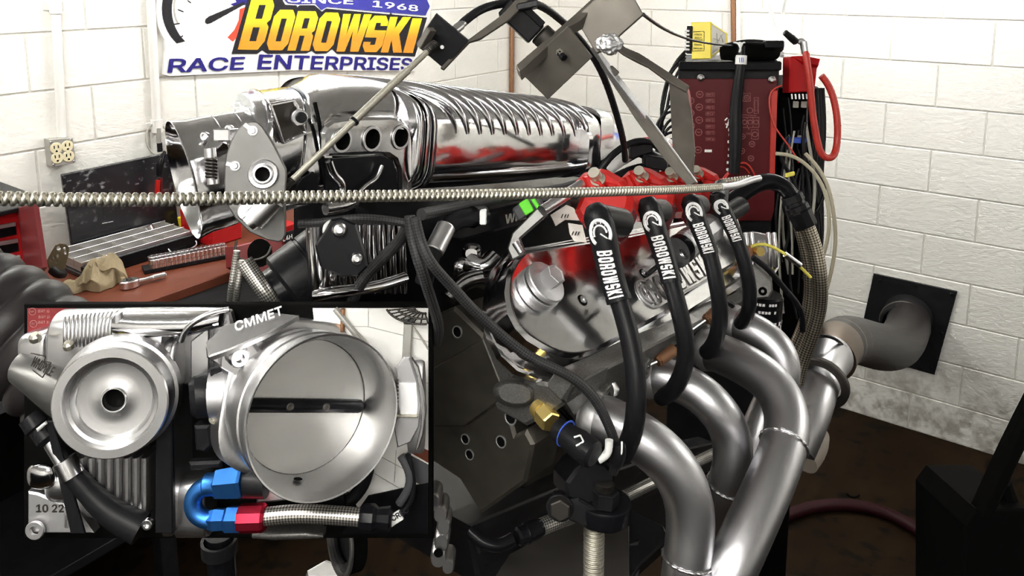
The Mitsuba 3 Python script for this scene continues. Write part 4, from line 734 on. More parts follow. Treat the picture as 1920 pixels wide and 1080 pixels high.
prt('box_mark', [rect(1393, 175, 1407, 190), circ(1400, 183, 5), word('P1', 1400, 183, 2.6)]); prt('box_mark', [rect(1414, 183, 1422, 213), rect(1415.5, 188, 1420.5, 208, .5)])
prt('round_mark', [circ(1406, 207, 5.5)]); prt('box_mark', [rect(1390, 220, 1423, 239), rect(1401, 220, 1412, 239), circ(1396, 229, 4.5), circ(1406.5, 229, 4.5), circ(1417.5, 229, 4.5)])
prt('box_mark', [rect(1409, 243, 1422, 261), circ(1415.5, 252, 5), word('FUEL', 1404, 251, 2.6)])
for x, y, r_ in [(1392, 256, 5.5), (1410, 270, 5.5), (1391, 283, 5.5), (1408, 297, 5.5)]: prt('round_mark', [circ(x, y, r_), word('AIR', x, y, 2.3)])
prt('line_mark', [rod(TPX(1390, 215, .0004), TPX(1418, 217, .0004), .0004, 5), rod(TPX(1404, 239, .0004), TPX(1404, 244, .0004), .0004, 5)])
for x, y, w in [(1370, 214, 6), (1369, 253, 6), (1368, 266, 8), (1368, 280, 5), (1367, 292, 5), (1365, 305, 5), (1328, 283, 14), (1364, 318, 5)]: part(tw, 'white_label', plate([(x-w/2, y-2.4), (x+w/2, y-2.4), (x+w/2, y+2.4), (x-w/2, y+2.4)], p0+tn*.0014, tn, .001), 'white_plastic', False)
part(tw, 'logo', cat([rod(TPX(a, b, .001), TPX(c, d, .001), .0012, 6) for a, b, c, d in [(1362, 240, 1368, 222), (1366, 244, 1372, 226), (1360, 232, 1370, 236), (1359, 226, 1364, 221), (1372, 240, 1366, 246)]]), 'white_print')
# things on top
yb = thing('signal_box', 'yellow electronic box with a printed front standing on the cabinet', 'box')
n2 = unit(-VW-VR*.35); n3 = unit(-VW*.55+VR*.9)
q0 = P(1315, 75, 1.40)
part(yb, 'front', plate([(1296, 42), (1333, 41), (1333, 110), (1297, 111)], q0, n2, .012, .0012), 'yellow_paint', 20)
part(yb, 'side', plate([(1333, 41), (1364, 62), (1365, 86), (1333, 110)], hit(1333, 75, q0, n2), n3, .030, .001), 'yellow_paint', 20)
part(yb, 'side_label', plate([(1335, 46), (1361, 64), (1360, 82), (1335, 103)], hit(1333, 75, q0, n2)+n3*.0004, n3, .0006), 'tan_panel', False)
part(yb, 'diagram', cat([rod(hit(a, b, hit(1333, 75, q0, n2)+n3*.001, n3), hit(c, d, hit(1333, 75, q0, n2)+n3*.001, n3), .0005, 5) for a, b, c, d in [(1338, 88, 1356, 64), (1344, 62, 1346, 84), (1338, 72, 1350, 76), (1352, 66, 1356, 80)]]), 'grey_cable')
ux = unit(np.cross(Z3, n2)); ux = ux if ux@VR > 0 else -ux
part(yb, 'print', cat([rod(hit(a, b, q0+n2*.0004, n2), hit(c, d, q0+n2*.0004, n2), .0005, 5) for a, b, c, d in [(1298, 60, 1320, 59), (1320, 59, 1320, 95), (1320, 95, 1298, 96), (1298, 96, 1298, 60), (1298, 79, 1320, 78)]]+[lettering(t_, size(3, 1.4), hit(1309, y, q0+n2*.0006, n2), ux, Z3, .0003, centre=True) for t_, y in [('POWER', 65), ('INPUT', 71), ('OUTPUT', 75), ('SIGNAL', 84), ('GROUND', 91)]]), 'black_print', False)
part(yb, 'terminal_strip', box(P(1293, 75, 1.41), ux*.010, Z3*.050, n2*.012, .001), 'black_plastic')
for i in range(6): part(yb, 'terminal', box(P(1289, 58+i*7, 1.40), ux*.008, Z3*.004, n2*.006, .0005), 'satin_alu')
hr = thing('harness_roll', 'thick black wrapped harness lying on top of the cabinet', 'wiring harness')
part(hr, 'roll', tube(pts((1352, 100, 1.40), (1385, 97, 1.40), (1420, 97, 1.41), (1452, 98, 1.43)), [.012, .0175, .018, .018, .014], n=30, seg=20), 'black_matt', True)
part(hr, 'loom', tube(pts((1360, 88, 1.42), (1400, 80, 1.42), (1445, 84, 1.43), (1465, 92, 1.44)), .006, n=30), 'black_rubber', True); part(hr, 'plug', box(P(1450, 84, 1.40), VR*.034, VU*.014, VW*.02, .002), 'black_plastic')
for k in range(5): part(hr, 'white_wire', tube(pts((1376+k*5, 80+2*(k % 2), 1.39), (1384+k*2, 82, 1.38), (1390-k, 98, 1.38)), .0016, n=12, seg=8), 'white_plastic', True)
vh = thing('hanging_harness', 'black cable bundle with a white tape band hanging down over the red panel', 'wiring harness')
part(vh, 'bundle', tube(pts((1390, 86, 1.385), (1389, 115, 1.385), (1386, 145, 1.385), (1380, 200, 1.39), (1379, 260, 1.39), (1376, 325, 1.39)), [.007, .009, .0105, .012, .0112, .0095], n=50, seg=18), 'black_rubber', True)
part(vh, 'tape', tube(pts((1390, 104, 1.385), (1389, 121, 1.385)), .0102, seg=22), 'white_plastic', 30); part(vh, 'tape_mark', cat([rod(P(x, 108, 1.374), P(x+1, 117, 1.374), .0006, 5) for x in (1386, 1390, 1393)]), 'blue_plastic')
rb = thing('power_box', 'bright red power distribution box at the top right of the cabinet', 'box')
part(rb, 'lid', plate([(1481, 106), (1534, 116), (1528, 172), (1480, 174)], P(1505, 140, 1.42), unit(-VW+VR*.1), .03, .002), 'red_paint', 20); part(rb, 'flange', plate([(1484, 105), (1508, 104), (1538, 110), (1535, 122), (1508, 116)], P(1510, 110, 1.415), unit(-VW+VU*.6), .01, .001), 'red_paint', 20)
for i in range(5): part(rb, 'terminal', rod(P(1484+i*7, 176, 1.41), P(1485+i*7, 186, 1.41), .002, 8), 'satin_alu')
rc = thing('red_power_cable', 'thick red battery cable hanging in a loop from the power box', 'cable')
part(rc, 'cable', tube(pts((1510, 92, 1.385), (1513, 115, 1.38), (1519, 160, 1.38), (1523, 205, 1.385), (1532, 262, 1.39), (1545, 293, 1.395), (1560, 294, 1.40), (1569, 270, 1.41), (1570, 230, 1.41), (1564, 190, 1.41), (1553, 160, 1.41), (1540, 142, 1.41)), .0062, n=110, seg=16), 'red_cable', True)
part(rc, 'ferrule', tube(pts((1507, 78, 1.385), (1511, 100, 1.385)), .0075, seg=18), 'bright_alu', 30)
part(rc, 'end_cap', lathe([(0, .004), (.002, .0066), (.012, .0066), (.03, .0052), (.032, 0)], P(1494, 80, 1.385), unit(P(1474, 63, 1.38)-P(1496, 82, 1.385)), 18), 'black_rubber', 30); part(rc, 'jumper', tube(pts((1496, 80, 1.385), (1503, 76, 1.385), (1508, 82, 1.385)), .0045, n=12), 'satin_alu', True)
def wire(name, label, P_, r_, m, group=None, n=40, cat_='cable', seg=10): return solo(name, tube(pts(*P_), r_, n=n, seg=seg), m, label, cat_, group, True)
wire('red_wire', 'thin red wire curling down the right edge of the red panel', [(1466, 160, 1.37), (1447, 172, 1.37), (1443, 200, 1.37), (1452, 235, 1.37), (1470, 262, 1.37), (1490, 290, 1.37), (1498, 305, 1.37)], .0015, 'red_cable')
wire('red_wire', 'pair of thin red wires arching over the conduit ends, front one', [(1360, 335, 1.395), (1378, 312, 1.39), (1398, 306, 1.39), (1412, 322, 1.39), (1416, 332, 1.395)], .0016, 'red_cable'); wire('red_wire', 'pair of thin red wires arching over the conduit ends, rear one', [(1352, 340, 1.408), (1372, 318, 1.40), (1392, 313, 1.40), (1405, 325, 1.408)], .0014, 'red_cable')
tg = 'tan sensor cables looping right of the cabinet'
wire('tan_cable', 'tan cable looping from the cabinet side, inner one of the two', [(1455, 288, 1.36), (1485, 293, 1.36), (1515, 312, 1.36), (1540, 345, 1.36), (1553, 390, 1.36), (1553, 440, 1.37), (1545, 475, 1.38), (1535, 520, 1.4)], .0034, 'tan_cable', tg, 60); wire('tan_cable', 'tan cable looping from the cabinet side, outer one touching the white wall', [(1510, 288, 1.38), (1530, 310, 1.38), (1550, 345, 1.38), (1563, 400, 1.38), (1566, 460, 1.39), (1556, 520, 1.40), (1545, 560, 1.41)], .0034, 'tan_cable', tg, 60)
wire('signal_wire', 'thin dark wire running from the steel bracket to the yellow box', [(1206, 27, .675), (1235, 48, .8), (1270, 66, 1.0), (1310, 78, 1.2), (1350, 84, 1.33), (1372, 86, 1.38)], .0017, 'black_rubber')
rng = np.random.default_rng(11)
lg = 'black wires looping left of the cabinet'
for i in range(11):
    y = 125+i*13; sx = rng.uniform(0, 12)
    wire('looping_wire', 'black wire looping out of the left side of the cabinet', [(1285, 96+i*6, 1.45), (1268-sx, 118+i*8, 1.45), (1256-sx*1.3, 150+i*9, 1.46), (1246-sx+i*.6, 195+i*6, 1.46), (1236+sx, 240+i*3, 1.46), (1240+2*i, 272+i, 1.46)] if i < 4 else [(1278, y+18, 1.46), (1258-sx*.6, y+22, 1.45), (1244-sx, y+42, 1.45), (1236-sx*.4, y+64, 1.45), (1232, y+84, 1.46)], .0026, 'black_rubber', lg, 30)
cw = 'black and grey wires on the right side of the cabinet'
for i in range(26):
    x0 = rng.uniform(1466, 1535); y0 = rng.uniform(180, 330); x1 = x0+rng.uniform(-14, 20); L = rng.uniform(90, 330); z = rng.uniform(1.39, 1.50)
    m = ['black_rubber', 'black_rubber', 'black_plastic', 'grey_cable', 'black_rubber', 'grey_plastic'][i % 6]
    wire('cabinet_wire', {'grey_cable': 'light grey', 'grey_plastic': 'dark grey'}.get(m, 'black')+' wire hanging down the right side of the cabinet', [(x0, y0, z), (x0+rng.uniform(-12, 12), y0+L*.3, z), (x1+rng.uniform(-14, 14), y0+L*.65, z), (x1, y0+L, z)], rng.uniform(.0014, .0034), m, {'grey_cable': 'light grey wires beside the cabinet', 'grey_plastic': 'dark grey wires beside the cabinet'}.get(m, cw), 30)
for i, (x0, x1, w) in enumerate([(1534, 1536, .006), (1541, 1540, .005), (1527, 1530, .008)]): wire('side_loom', 'thick black loom running down the right edge of the cabinet', [(x0, 165, 1.50), (x0+3, 250, 1.50), (x0-2, 340, 1.49), (x1, 430, 1.48), (x1-8, 520, 1.47), (x1-20, 640, 1.46)], w, 'black_rubber', 'looms on the right edge of the cabinet', 40)
sbk = thing('cable_tray', 'black upright tray behind the hanging wires, right of the red panel', 'cable tray')
part(sbk, 'back', plate([(1455, 150), (1535, 165), (1540, 420), (1525, 690), (1440, 690), (1440, 430)], P(1500, 300, 1.60), tn, .02, .001), 'black_matt', 20)
part(sbk, 'shelf', plate([(1460, 330), (1530, 330), (1528, 400), (1460, 400)], P(1500, 360, 1.52), tn, .05, .002), 'black_plastic', 20)
for x, y in [(1470, 200), (1485, 258), (1475, 330)]: part(sbk, 'module', box(P(x+10, y, 1.53), tr*.05, Z3*.018, tn*.03, .002), 'black_satin', 20)
for x, y in [(1492, 196), (1507, 196), (1500, 260)]: part(sbk, 'tag', box(P(x, y, 1.44), tr*.010, Z3*.012, tn*.004, .0006), 'grey_cable', 20)
part(sbk, 'blue_plug', box(P(1495, 263, 1.43), tr*.034, Z3*.010, tn*.01, .001), 'blue_plastic', 20)
solo('yellow_plug', box(P(1481, 327, 1.36), unit(VR+VU*.25)*.016, VU*.007, VW*.008, .001), 'yellow_plastic', 'small pale yellow plug dangling among the black wires', 'plug')
# black elbow and the thick braided hoses
eb = thing('hose_elbow', 'shiny black hose elbow and fitting above the thick braided hoses', 'hose fitting')
part(eb, 'elbow', tube(pts((1340, 400, 1.13), (1385, 368, 1.14), (1418, 346, 1.15), (1448, 341, 1.16), (1472, 353, 1.16), (1490, 378, 1.16)), .0125, n=40, seg=24), 'black_satin', True)
part(eb, 'barrel', tube(pts((1330, 410, 1.12), (1362, 388, 1.13)), .0155, seg=24), 'black_plastic', 30)
fa, fb = P(1484, 366, 1.155), P(1512, 425, 1.15); fx = unit(fb-fa); L = np.linalg.norm(fb-fa)
part(eb, 'nut', lathe([(0, 0), (0, .0165), (.010, .0165), (.011, .0145), (.016, .0145), (.017, .0175), (.024, .0175), (.025, .016)], fa, fx, 12), 'black_plastic', 25)
part(eb, 'socket', lathe([(.024, .0170), (.027, .0185), (L*.95, .0178), (L, .0165), (L, 0)], fa, fx, 10), 'black_satin', 25)
for lab, P_, r_ in [('thick steel braided hose curving down beside the white wall, outer one', [(1512, 422, 1.15), (1527, 465, 1.15), (1536, 515, 1.15), (1536, 570, 1.16), (1522, 625, 1.17), (1502, 680, 1.18), (1492, 720, 1.18)], .0115),
                    ('thick steel braided hose curving down beside the white wall, inner one', [(1502, 425, 1.165), (1513, 468, 1.165), (1521, 515, 1.165), (1520, 565, 1.17), (1508, 615, 1.18), (1490, 660, 1.19), (1482, 700, 1.2)], .0112)]:
    hose('steel_braided_hose', lab, P_, r_, 'braided_steel', group='thick steel braided hoses', n=70, seg=24)
# ---------------- oil filter group behind the rear pipe
of = thing('oil_filter_mount', 'polished ribbed oil filter mount behind the fourth spark plug wire', 'filter mount')
zo = 1.12
part(of, 'body', plate([(1393, 452), (1400, 436), (1412, 432), (1440, 438), (1452, 436), (1460, 450), (1462, 500), (1450, 520), (1400, 512), (1385, 490)], P(1425, 470, zo), unit(-VW+VU*.5), .05, .003), 'polished_alu', 25)
for i, x in enumerate([1398, 1409, 1440, 1451]): part(of, 'rib', tube(pts((x, 436, zo-.01), (x+3, 470, zo-.015), (x+4, 500, zo-.012)), .0032, n=10), 'chrome', True)
part(of, 'casting', plate([(1392, 498), (1415, 490), (1432, 510), (1448, 520), (1450, 545), (1443, 560), (1420, 562), (1392, 560), (1385, 530)], P(1420, 530, zo-.02), unit(-VW+VU*.15-VR*.1), .03, .003), 'cast_alu', 25)
part(of, 'hole', lathe([(.0004, .006), (.001, .005), (.0004, .0046), (-.0004, 0)], hit(1430, 546, P(1420, 530, zo-.02), unit(-VW+VU*.15-VR*.1)), unit(-VW+VU*.15-VR*.1), 20), 'black_matt')
part(of, 'brass_plug', lathe([(0, 0), (0, .007), (.008, .007), (.008, 0)], P(1420, 470, zo-.03), unit(-VW+VR*.3), 8), 'brass', 20); part(of, 'copper_fitting', tube(pts((1404, 462, zo-.03), (1408, 482, zo-.03)), .0055, seg=12), 'copper', 30)
fi = thing('oil_filter', 'black oil filter can with white print and a chequered band behind the rear exhaust pipe', 'oil filter')
fa = P(1421, 548, zo+.03); fx = -En
part(fi, 'can', lathe([(0, 0), (0, .034), (.003, .037), (.10, .037), (.105, .033), (.105, 0)], fa, fx, 48), 'black_satin', 30)
def on_can(w, h, r_=.0374):   # angle around, height
    c = fa+fx*h; f0 = unit(-VW-fx*(-VW@fx)); s0 = np.cross(-fx, f0); return c+r_*(math.cos(w)*f0+math.sin(w)*s0)
def can_patch(w0, w1, h0, h1, r_=.0374, n=3):
    v, f = [], []
    for i in range(n+1): w = w0+(w1-w0)*i/n; v += [on_can(w, h0, r_), on_can(w, h1, r_)]
    for i in range(n): f += [(2*i, 2*i+1, 2*i+3), (2*i, 2*i+3, 2*i+2)]
    return tm(v, f)
part(fi, 'chequers', cat([can_patch(.25+i*.16, .25+i*.16+.16, .034+j*.006, .040+j*.006, n=1) for i in range(6) for j in range(5) if (i+j) % 2]), 'white_print', False)
part(fi, 'print', cat([can_patch(-.9+i*.13, -.9+i*.13+.10, h, h+.004, n=1) for h in (.006, .017) for i in range(11) if (i*7+int(h*1000)) % 5]), 'white_print', False)
part(fi, 'yellow_dot', can_patch(-.15, .05, .027, .033), 'yellow_plastic', False)
wire('yellow_wire', 'thin yellow green wire with a silver crimp arching over the oil filter mount', [(1408, 462, 1.08), (1430, 458, 1.08), (1458, 468, 1.08), (1480, 482, 1.08), (1500, 500, 1.09), (1520, 520, 1.1)], .0022, 'yellow_plastic'); solo('wire_crimp', tube(pts((1472, 477, 1.075), (1500, 497, 1.08)), .0042, seg=14), 'chrome', 'silver crimp sleeve on the yellow green wire', 'crimp')
wire('black_wire', 'black wire running from the oil filter mount down to the right', [(1410, 482, 1.07), (1440, 505, 1.07), (1470, 540, 1.08), (1500, 580, 1.1), (1505, 620, 1.12)], .0042, 'black_rubber')
vf = thing('regulator', 'silver knurled cylinder between the second and third plug boots', 'regulator')
fa, fb = P(1272, 470, .86), P(1330, 428, .93); fx = unit(fb-fa); L = np.linalg.norm(fb-fa)
part(vf, 'clamp', lathe([(-.008, 0), (-.008, .0175), (.006, .0175), (.007, .016)], fa, fx, 20), 'black_satin', 25); part(vf, 'barrel', lathe([(.006, .0165), (.020, .0165), (.0205, .0172), (.036, .0172), (.038, .015), (.040, .015), (L*.62, .015), (L*.64, .0185), (L, .0185), (L+.002, .016), (L+.002, 0)], fa, fx, 10), 'satin_alu', 20)
part(vf, 'clamp_screw', lathe([(0, .0065), (.001, .0065), (.001, .005), (.002, .0045), (.002, 0)], P(1281, 477, .845), cn, 18), 'chrome', 30)
solo('regulator_elbow', tube(pts((1325, 420, .95), (1365, 400, .98), (1390, 385, 1.0)), .012, n=16, seg=20), 'black_plastic', 'black fitting joined to the upper end of the silver knurled cylinder', 'fitting', None, True)
zt2 = thing('zip_tie_stud', 'black ribbed tie lying on the valve cover beside the raised emblem', 'tie')
part(zt2, 'strap', corrugated([(1213, 515, .775), (1228, 503, .79), (1240, 492, .80)], .0024, .003, .0008), 'black_rubber', True); part(zt2, 'head', box(P(1235, 482, .79), VR*.007, VU*.005, VW*.005, .001), 'black_plastic')
for lab, P_ in [('copper coloured probe with a steel tip lying along the header flange, left one', [(1196, 694, .80), (1222, 682, .80), (1236, 676, .80), (1250, 666, .80), (1264, 655, .81)]), ('copper coloured probe with a steel tip lying along the header flange, right one', [(1298, 618, .88), (1316, 605, .88), (1326, 598, .88), (1338, 588, .88), (1348, 578, .89)])]:
    k = thing('temperature_probe', lab, 'probe', 'exhaust temperature probes'); q = pts(*P_); part(k, 'stem', rod(q[0], q[2], .0022), 'bright_alu', 30); part(k, 'barrel', rod(q[2], q[4], .0062, 20), 'copper', 30); part(k, 'nut', hexnut(q[2]-unit(q[4]-q[2])*.003, unit(q[4]-q[2]), .0055, .008), 'copper', 20); part(k, 'cable', tube([q[4], q[4]+(q[4]-q[2])*.7-VU*.002, q[4]+(q[4]-q[2])*1.2-VU*.012], .003, n=10), 'black_rubber', True)
# ---------------- exhaust outlet to the wall
wp = thing('wall_plate', 'square black steel plate bolted to the right wall around the exhaust outlet', 'wall plate')
wn = np.array([-1.0, 0, 0]); wo = np.array([WALL_B, 0, 0])
part(wp, 'plate', plate([(1638, 513), (1795, 547), (1752, 703), (1605, 662)], wo+wn*.012, wn, .010, .001), 'black_steel', 20)
for x, y in [(1651, 526), (1716, 536), (1785, 552), (1620, 652), (1746, 690), (1765, 625)]: part(wp, 'bolt', hexnut(hit(x, y, wo+wn*.012, wn), wn, .008, .006), 'black_satin', 20)
pc = hit(1703, 590, wo+wn*.02, wn)
ed = thing('exhaust_duct', 'fat sooty grey exhaust hose bending from the header into the black wall plate', 'exhaust duct')
part(ed, 'collar', lathe([(0, .088), (.0, .094), (.10, .090), (.105, .082)], pc, unit(wn-Z3*.15), 40), 'black_steel', 30)
part(ed, 'collar_clamp', sweep(np.array([pc+unit(wn-Z3*.15)*.085+.0935*(math.cos(a)*np.array([0, 1, 0])+math.sin(a)*unit(np.array([.15, 0, 1]))) for a in np.linspace(0, 2*np.pi, 60, endpoint=False)]), .005, 8, closed=True), 'dark_steel', True)
dpath = spline(pts((1556, 672, 1.50), (1560, 662, 1.52), (1574, 645, 1.60), (1605, 638, 1.9), (1650, 650, 2.4), (1686, 642, 2.85), (1702, 612, 3.15), (1704, 596, 3.24)), 90)
part(ed, 'hose', sweep(dpath, np.interp(np.linspace(0, 1, 90), [0, .06, .22, .5, .75, 1], [.046, .050, .056, .070, .080, .082]), 40), 'duct_grey', True)
part(ed, 'burnt_end', sweep(dpath[:16], np.interp(np.linspace(0, 1, 16), [0, 1], [.0475, .0535])+.0006*np.sin(np.arange(16)*2.4), 40), 'burnt', True)
part(ed, 'clamp', tube(pts((1521, 634, 1.43), (1545, 630, 1.42), (1572, 640, 1.44), (1584, 655, 1.48)), .003, n=24), 'black_satin', True); part(ed, 'clamp_screw', rod(P(1583, 650, 1.46), P(1556, 676, 1.44), .006, 14), 'black_steel')
ep = thing('collector_pipe', 'shiny collector pipe with a clamp ring leading up to the exhaust hose', 'exhaust pipe')
part(ep, 'pipe', tube(pts((1490, 840, 1.30), (1512, 790, 1.32), (1532, 735, 1.36), (1548, 690, 1.42), (1556, 670, 1.48)), [.034, .034, .033, .036, .042], n=40, seg=36), 'header_steel', True)
ca_ = P(1538, 718, 1.37); cd = unit(P(1548, 690, 1.42)-P(1532, 735, 1.36))
part(ep, 'clamp_ring', lathe([(0, .036), (0, .047), (.003, .049), (.010, .049), (.013, .047), (.013, .036)], ca_-cd*.005, unit(cd+VR*.15), 44), 'dark_steel', 30); part(ep, 'clamp_bolt', hexnut(P(1549, 752, 1.34), unit(-VW+VR), .008, .012), 'satin_alu', 20)
solo('pipe_wrap', tube(pts((1502, 860, 1.36), (1518, 835, 1.38), (1522, 815, 1.40)), .030, n=20, seg=28), 'duct_tan', 'dull grey wrapped pipe end low behind the outermost exhaust pipe', 'exhaust pipe', None, True)
# ================================================================ SIGN AND FITTINGS ON THE BACK WALL
AN = np.array([0, -1.0, 0]); AX = np.array([1.0, 0, 0])
def onA(px, py, off=0.0): return hit(px, py, np.array([0, WALL_A-off, 0]), AN)
def onBw(px, py, off=0.0): return hit(px, py, np.array([WALL_B-off, 0, 0]), np.array([-1.0, 0, 0]))
def aplate(q, off, th, ch=0, r=0, holes=()): return plate(q, np.array([0, WALL_A-off, 0]), AN, th, ch, r, holes)
sgn = thing('shop_sign', 'white wall sign with a speedometer and large yellow orange letters on a dark background', 'sign')
def arcpx(cx, cy, rx, ry, a0, a1, n=24): return [(cx+rx*math.cos(math.radians(a)), cy-ry*math.sin(math.radians(a))) for a in np.linspace(a0, a1, n)]
board = arcpx(385, 20, 93, 96, 80, 215, 26)+[(310, 92), (306, 140), (318, 143), (560, 132), (778, 134), (790, 60), (806, 40), (810, 0), (805, -40), (790, -70), (520, -95), (430, -90)]
part(sgn, 'board', aplate(board, .012, .012, .001), 'sign_white', 20)
gr_ = arcpx(388, 16, 84, 88, 100, 228, 30)+arcpx(398, 18, 76, 80, 228, 100, 30)
part(sgn, 'gauge_rim', aplate(gr_, .0135, .0014), 'black_print', False)
part(sgn, 'gauge_inner_rim', aplate(arcpx(398, 14, 73, 70, 120, 205, 20)+arcpx(398, 14, 70, 67, 205, 120, 20), .0135, .0014), 'galvanised', False)
for a, b, c, d in [(323, 46, 337, 44), (334, 18, 344, 22), (352, 1, 358, 5), (331, 75, 343, 67)]: part(sgn, 'tick', aplate([(a, b-1), (c, d-1), (c, d+1), (a, b+1)], .0138, .0016), 'black_print', False)
part(sgn, 'needle', aplate([(386, 36), (392, 31), (458, 3), (459, 8), (396, 43), (389, 45), (385, 42)], .0145, .002), 'black_print', False)
part(sgn, 'red_zone', aplate([(450, 17), (462, 13), (461, 35), (452, 60), (437, 78), (427, 70), (440, 56), (448, 38)], .0138, .0016), 'red_print', False)
part(sgn, 'gauge_top', aplate([(430, -30), (462, -30), (468, 8), (440, 12), (432, 8), (444, 4)], .0137, .0015), 'navy_print', False)
bk_ = [(435, 101), (482, 101), (492, 94), (502, 101), (575, 100), (585, 95), (592, 101), (612, 100), (623, 92), (632, 101), (678, 102), (778, 106), (801, 33), (735, 27), (733, 23), (731, 27), (612, 16), (604, 22), (590, 10), (562, 10), (558, 14), (556, 10), (535, 9), (525, -8), (505, -22), (470, -22)]
part(sgn, 'lettering_ground', aplate(bk_, .0145, .002), 'black_print', False)
ban = [(528, -30), (530, -5), (540, 6), (560, 8), (592, 7), (603, 19), (614, 13), (735, 24), (798, 29), (806, 12), (800, -2), (780, -30)]
part(sgn, 'banner', aplate(ban, .0152, .0026), 'banner_blue', False)
def set_word(word_, xs, y0f, hf, off, slant, big=1.0):
    """block capitals on the wall: xs the left edge and width in pixels of each letter, y0f(x) baseline, hf(x) height"""
    for ch, (x, w) in zip(word_, xs):
        g, gw = glyph(ch); h = hf(x); y0 = y0f(x)
        def f(q): return [(x+a/gw*w+b*slant*h, y0+a/gw*w*.012-b*h) for a, b in q]
        ext = f(list(g.exterior.coords)[:-1]); holes = [f(list(i.coords)[:-1]) for i in g.interiors]
        part(sgn, 'letter', aplate(ext, off, .0016, 0, 0, holes), 'sign_letter', False)
set_word('B', [(446, 46)], lambda x: 93, lambda x: 100, .016, .27)
set_word('OROWSKI', [(497, 40), (539, 41), (583, 39), (625, 53), (677, 36), (714, 39), (756, 18)], lambda x: 94+(x-497)*.020, lambda x: 76-(x-497)*.042, .016, .27)
def aword(t_, x0, y0, x1, y1, hpx, m, name, slant, off=.0142, sx=1.0):
    a, b = onA(x0, y0, off), onA(x1, y1, off); d = b-a; z = pix((a+b)/2)[2]
    part(sgn, name, lettering(t_, size(hpx, z)*1.03, a, d, Z3, .0016, slant, np.linalg.norm(d)), m, False)
for i, (t_, x0, x1, y0, y1) in enumerate([('RACE', 309, 452, 136, 130), ('ENTERPRISES', 478, 768, 129, 131)]): aword(t_, x0, y0, x1, y1, 23, 'navy_print', 'lower_lettering', .22)
aword('SINCE', 536, 4, 660, 8, 12, 'white_print', 'banner_lettering', .12, .0158); aword('1968', 694, 12, 780, 21, 11, 'white_print', 'banner_lettering', .12, .0158)
# conduits, outlets, pipes
def riser(name, label, x0, y0, x1, y1, r_, m, cat_, wall='A', clips=()):
    f = onA if wall == 'A' else onBw; a, b = f(x0, y0, r_+.002), f(x1, y1, r_+.002); top = a+(a-b)*((CEIL-.01-a[2])/(a-b)[2])
    k = thing(name, label, cat_); part(k, 'pipe', rod(top, b, r_, 20), m, 30)
    for x, y in clips:
        c = f(x, y, r_+.002); part(k, 'coupling', rod(c-[0, 0, .022], c+[0, 0, .022], r_*1.3, 20), m, 30); 
        if wall == 'A': part(k, 'strap', aabox([c[0]-.03, WALL_A-.004, c[2]-.012], [c[0]+.03, WALL_A, c[2]+.012], .001), m, 20)
    return k
riser('conduit', 'white painted conduit coming down the back wall to the outlet box', 104, 10, 116, 257, .0135, 'white_paint', 'conduit', clips=[(104, 12)])
k = riser('conduit', 'white painted conduit on the back wall just left of the sign', 283, 10, 294, 236, .0145, 'white_paint', 'conduit', clips=[(294, 236)])
ob = thing('outlet_box', 'grey metal outlet box with four cream sockets on the white wall', 'outlet')
part(ob, 'box', aplate([(94, 263), (136, 259), (142, 304), (99, 313)], .045, .045, .003), 'galvanised', 20)
part(ob, 'cover', aplate([(92, 262), (137, 258), (143, 305), (97, 314)], .048, .004, .0012, .004), 'galvanised', 20)
for x, y in [(105, 278), (126, 274), (107, 296), (128, 293)]:
    o = onA(x, y, .048); k = part(ob, 'socket', lathe([(0, .0175), (.002, .0175), (.0028, .0165), (.0028, 0)], o, AN, 24), 'ivory_plastic', 30)
    for dx in (-.006, .006): part(k, 'slot', aabox([o[0]+dx-.0016, o[1]-.0034, o[2]], [o[0]+dx+.0016, o[1]-.002, o[2]+.009], .0003), 'black_matt')
    part(k, 'ground_hole', disc(o+np.array([0, -.0024, -.009]), AN, .003, .001), 'black_matt')
for x, y in [(96, 267), (133, 262), (139, 302), (101, 309), (116, 286)]: part(ob, 'screw', disc(onA(x, y, .048), AN, .004, .002), 'chrome')
cg_ = thing('cable_gland', 'grey cable end and a coiled grey cable below the second conduit', 'cable')
c = onA(296, 262, .03); part(cg_, 'loop', sweep(np.array([c+.043*np.array([math.cos(a)*.95, 0, math.sin(a)*1.25])+np.array([0, .012*math.sin(a), 0]) for a in np.linspace(0, 2*np.pi, 50, endpoint=False)]), .0032, 8, closed=True), 'grey_cable', True)
part(cg_, 'gland', rod(onA(297, 240, .03), onA(298, 268, .03), .008, 16), 'galvanised', 30); part(cg_, 'plug', rod(onA(299, 268, .03), onA(300, 284, .03), .009, 16), 'black_rubber', 30)
riser('copper_pipe', 'thin brown copper pipe in the corner where the two white walls meet', 960, 20, 959, 200, .0125, 'copper', 'pipe', 'A')
riser('copper_pipe', 'thin brown copper pipe on the right wall above the control cabinet', 1375, 0, 1376, 90, .0125, 'copper', 'pipe', 'B')
riser('wall_conduit', 'slim white conduit on the right wall beside the copper pipe', 1384, 0, 1384, 80, .010, 'white_paint', 'conduit', 'B')
wg_ = 'white cables against the right wall'
for lab, q in [('white cable hanging against the right wall, left one, slanting', [(1436, -10, 2.5), (1448, 30, 2.45), (1460, 70, 2.4), (1466, 100, 2.3)]), ('white cable hanging against the right wall, right one, nearly upright', [(1474, -10, 2.5), (1467, 30, 2.48), (1465, 70, 2.42), (1466, 105, 2.35)])]: wire('white_cable', lab, q, .0065, 'white_plastic', wg_)
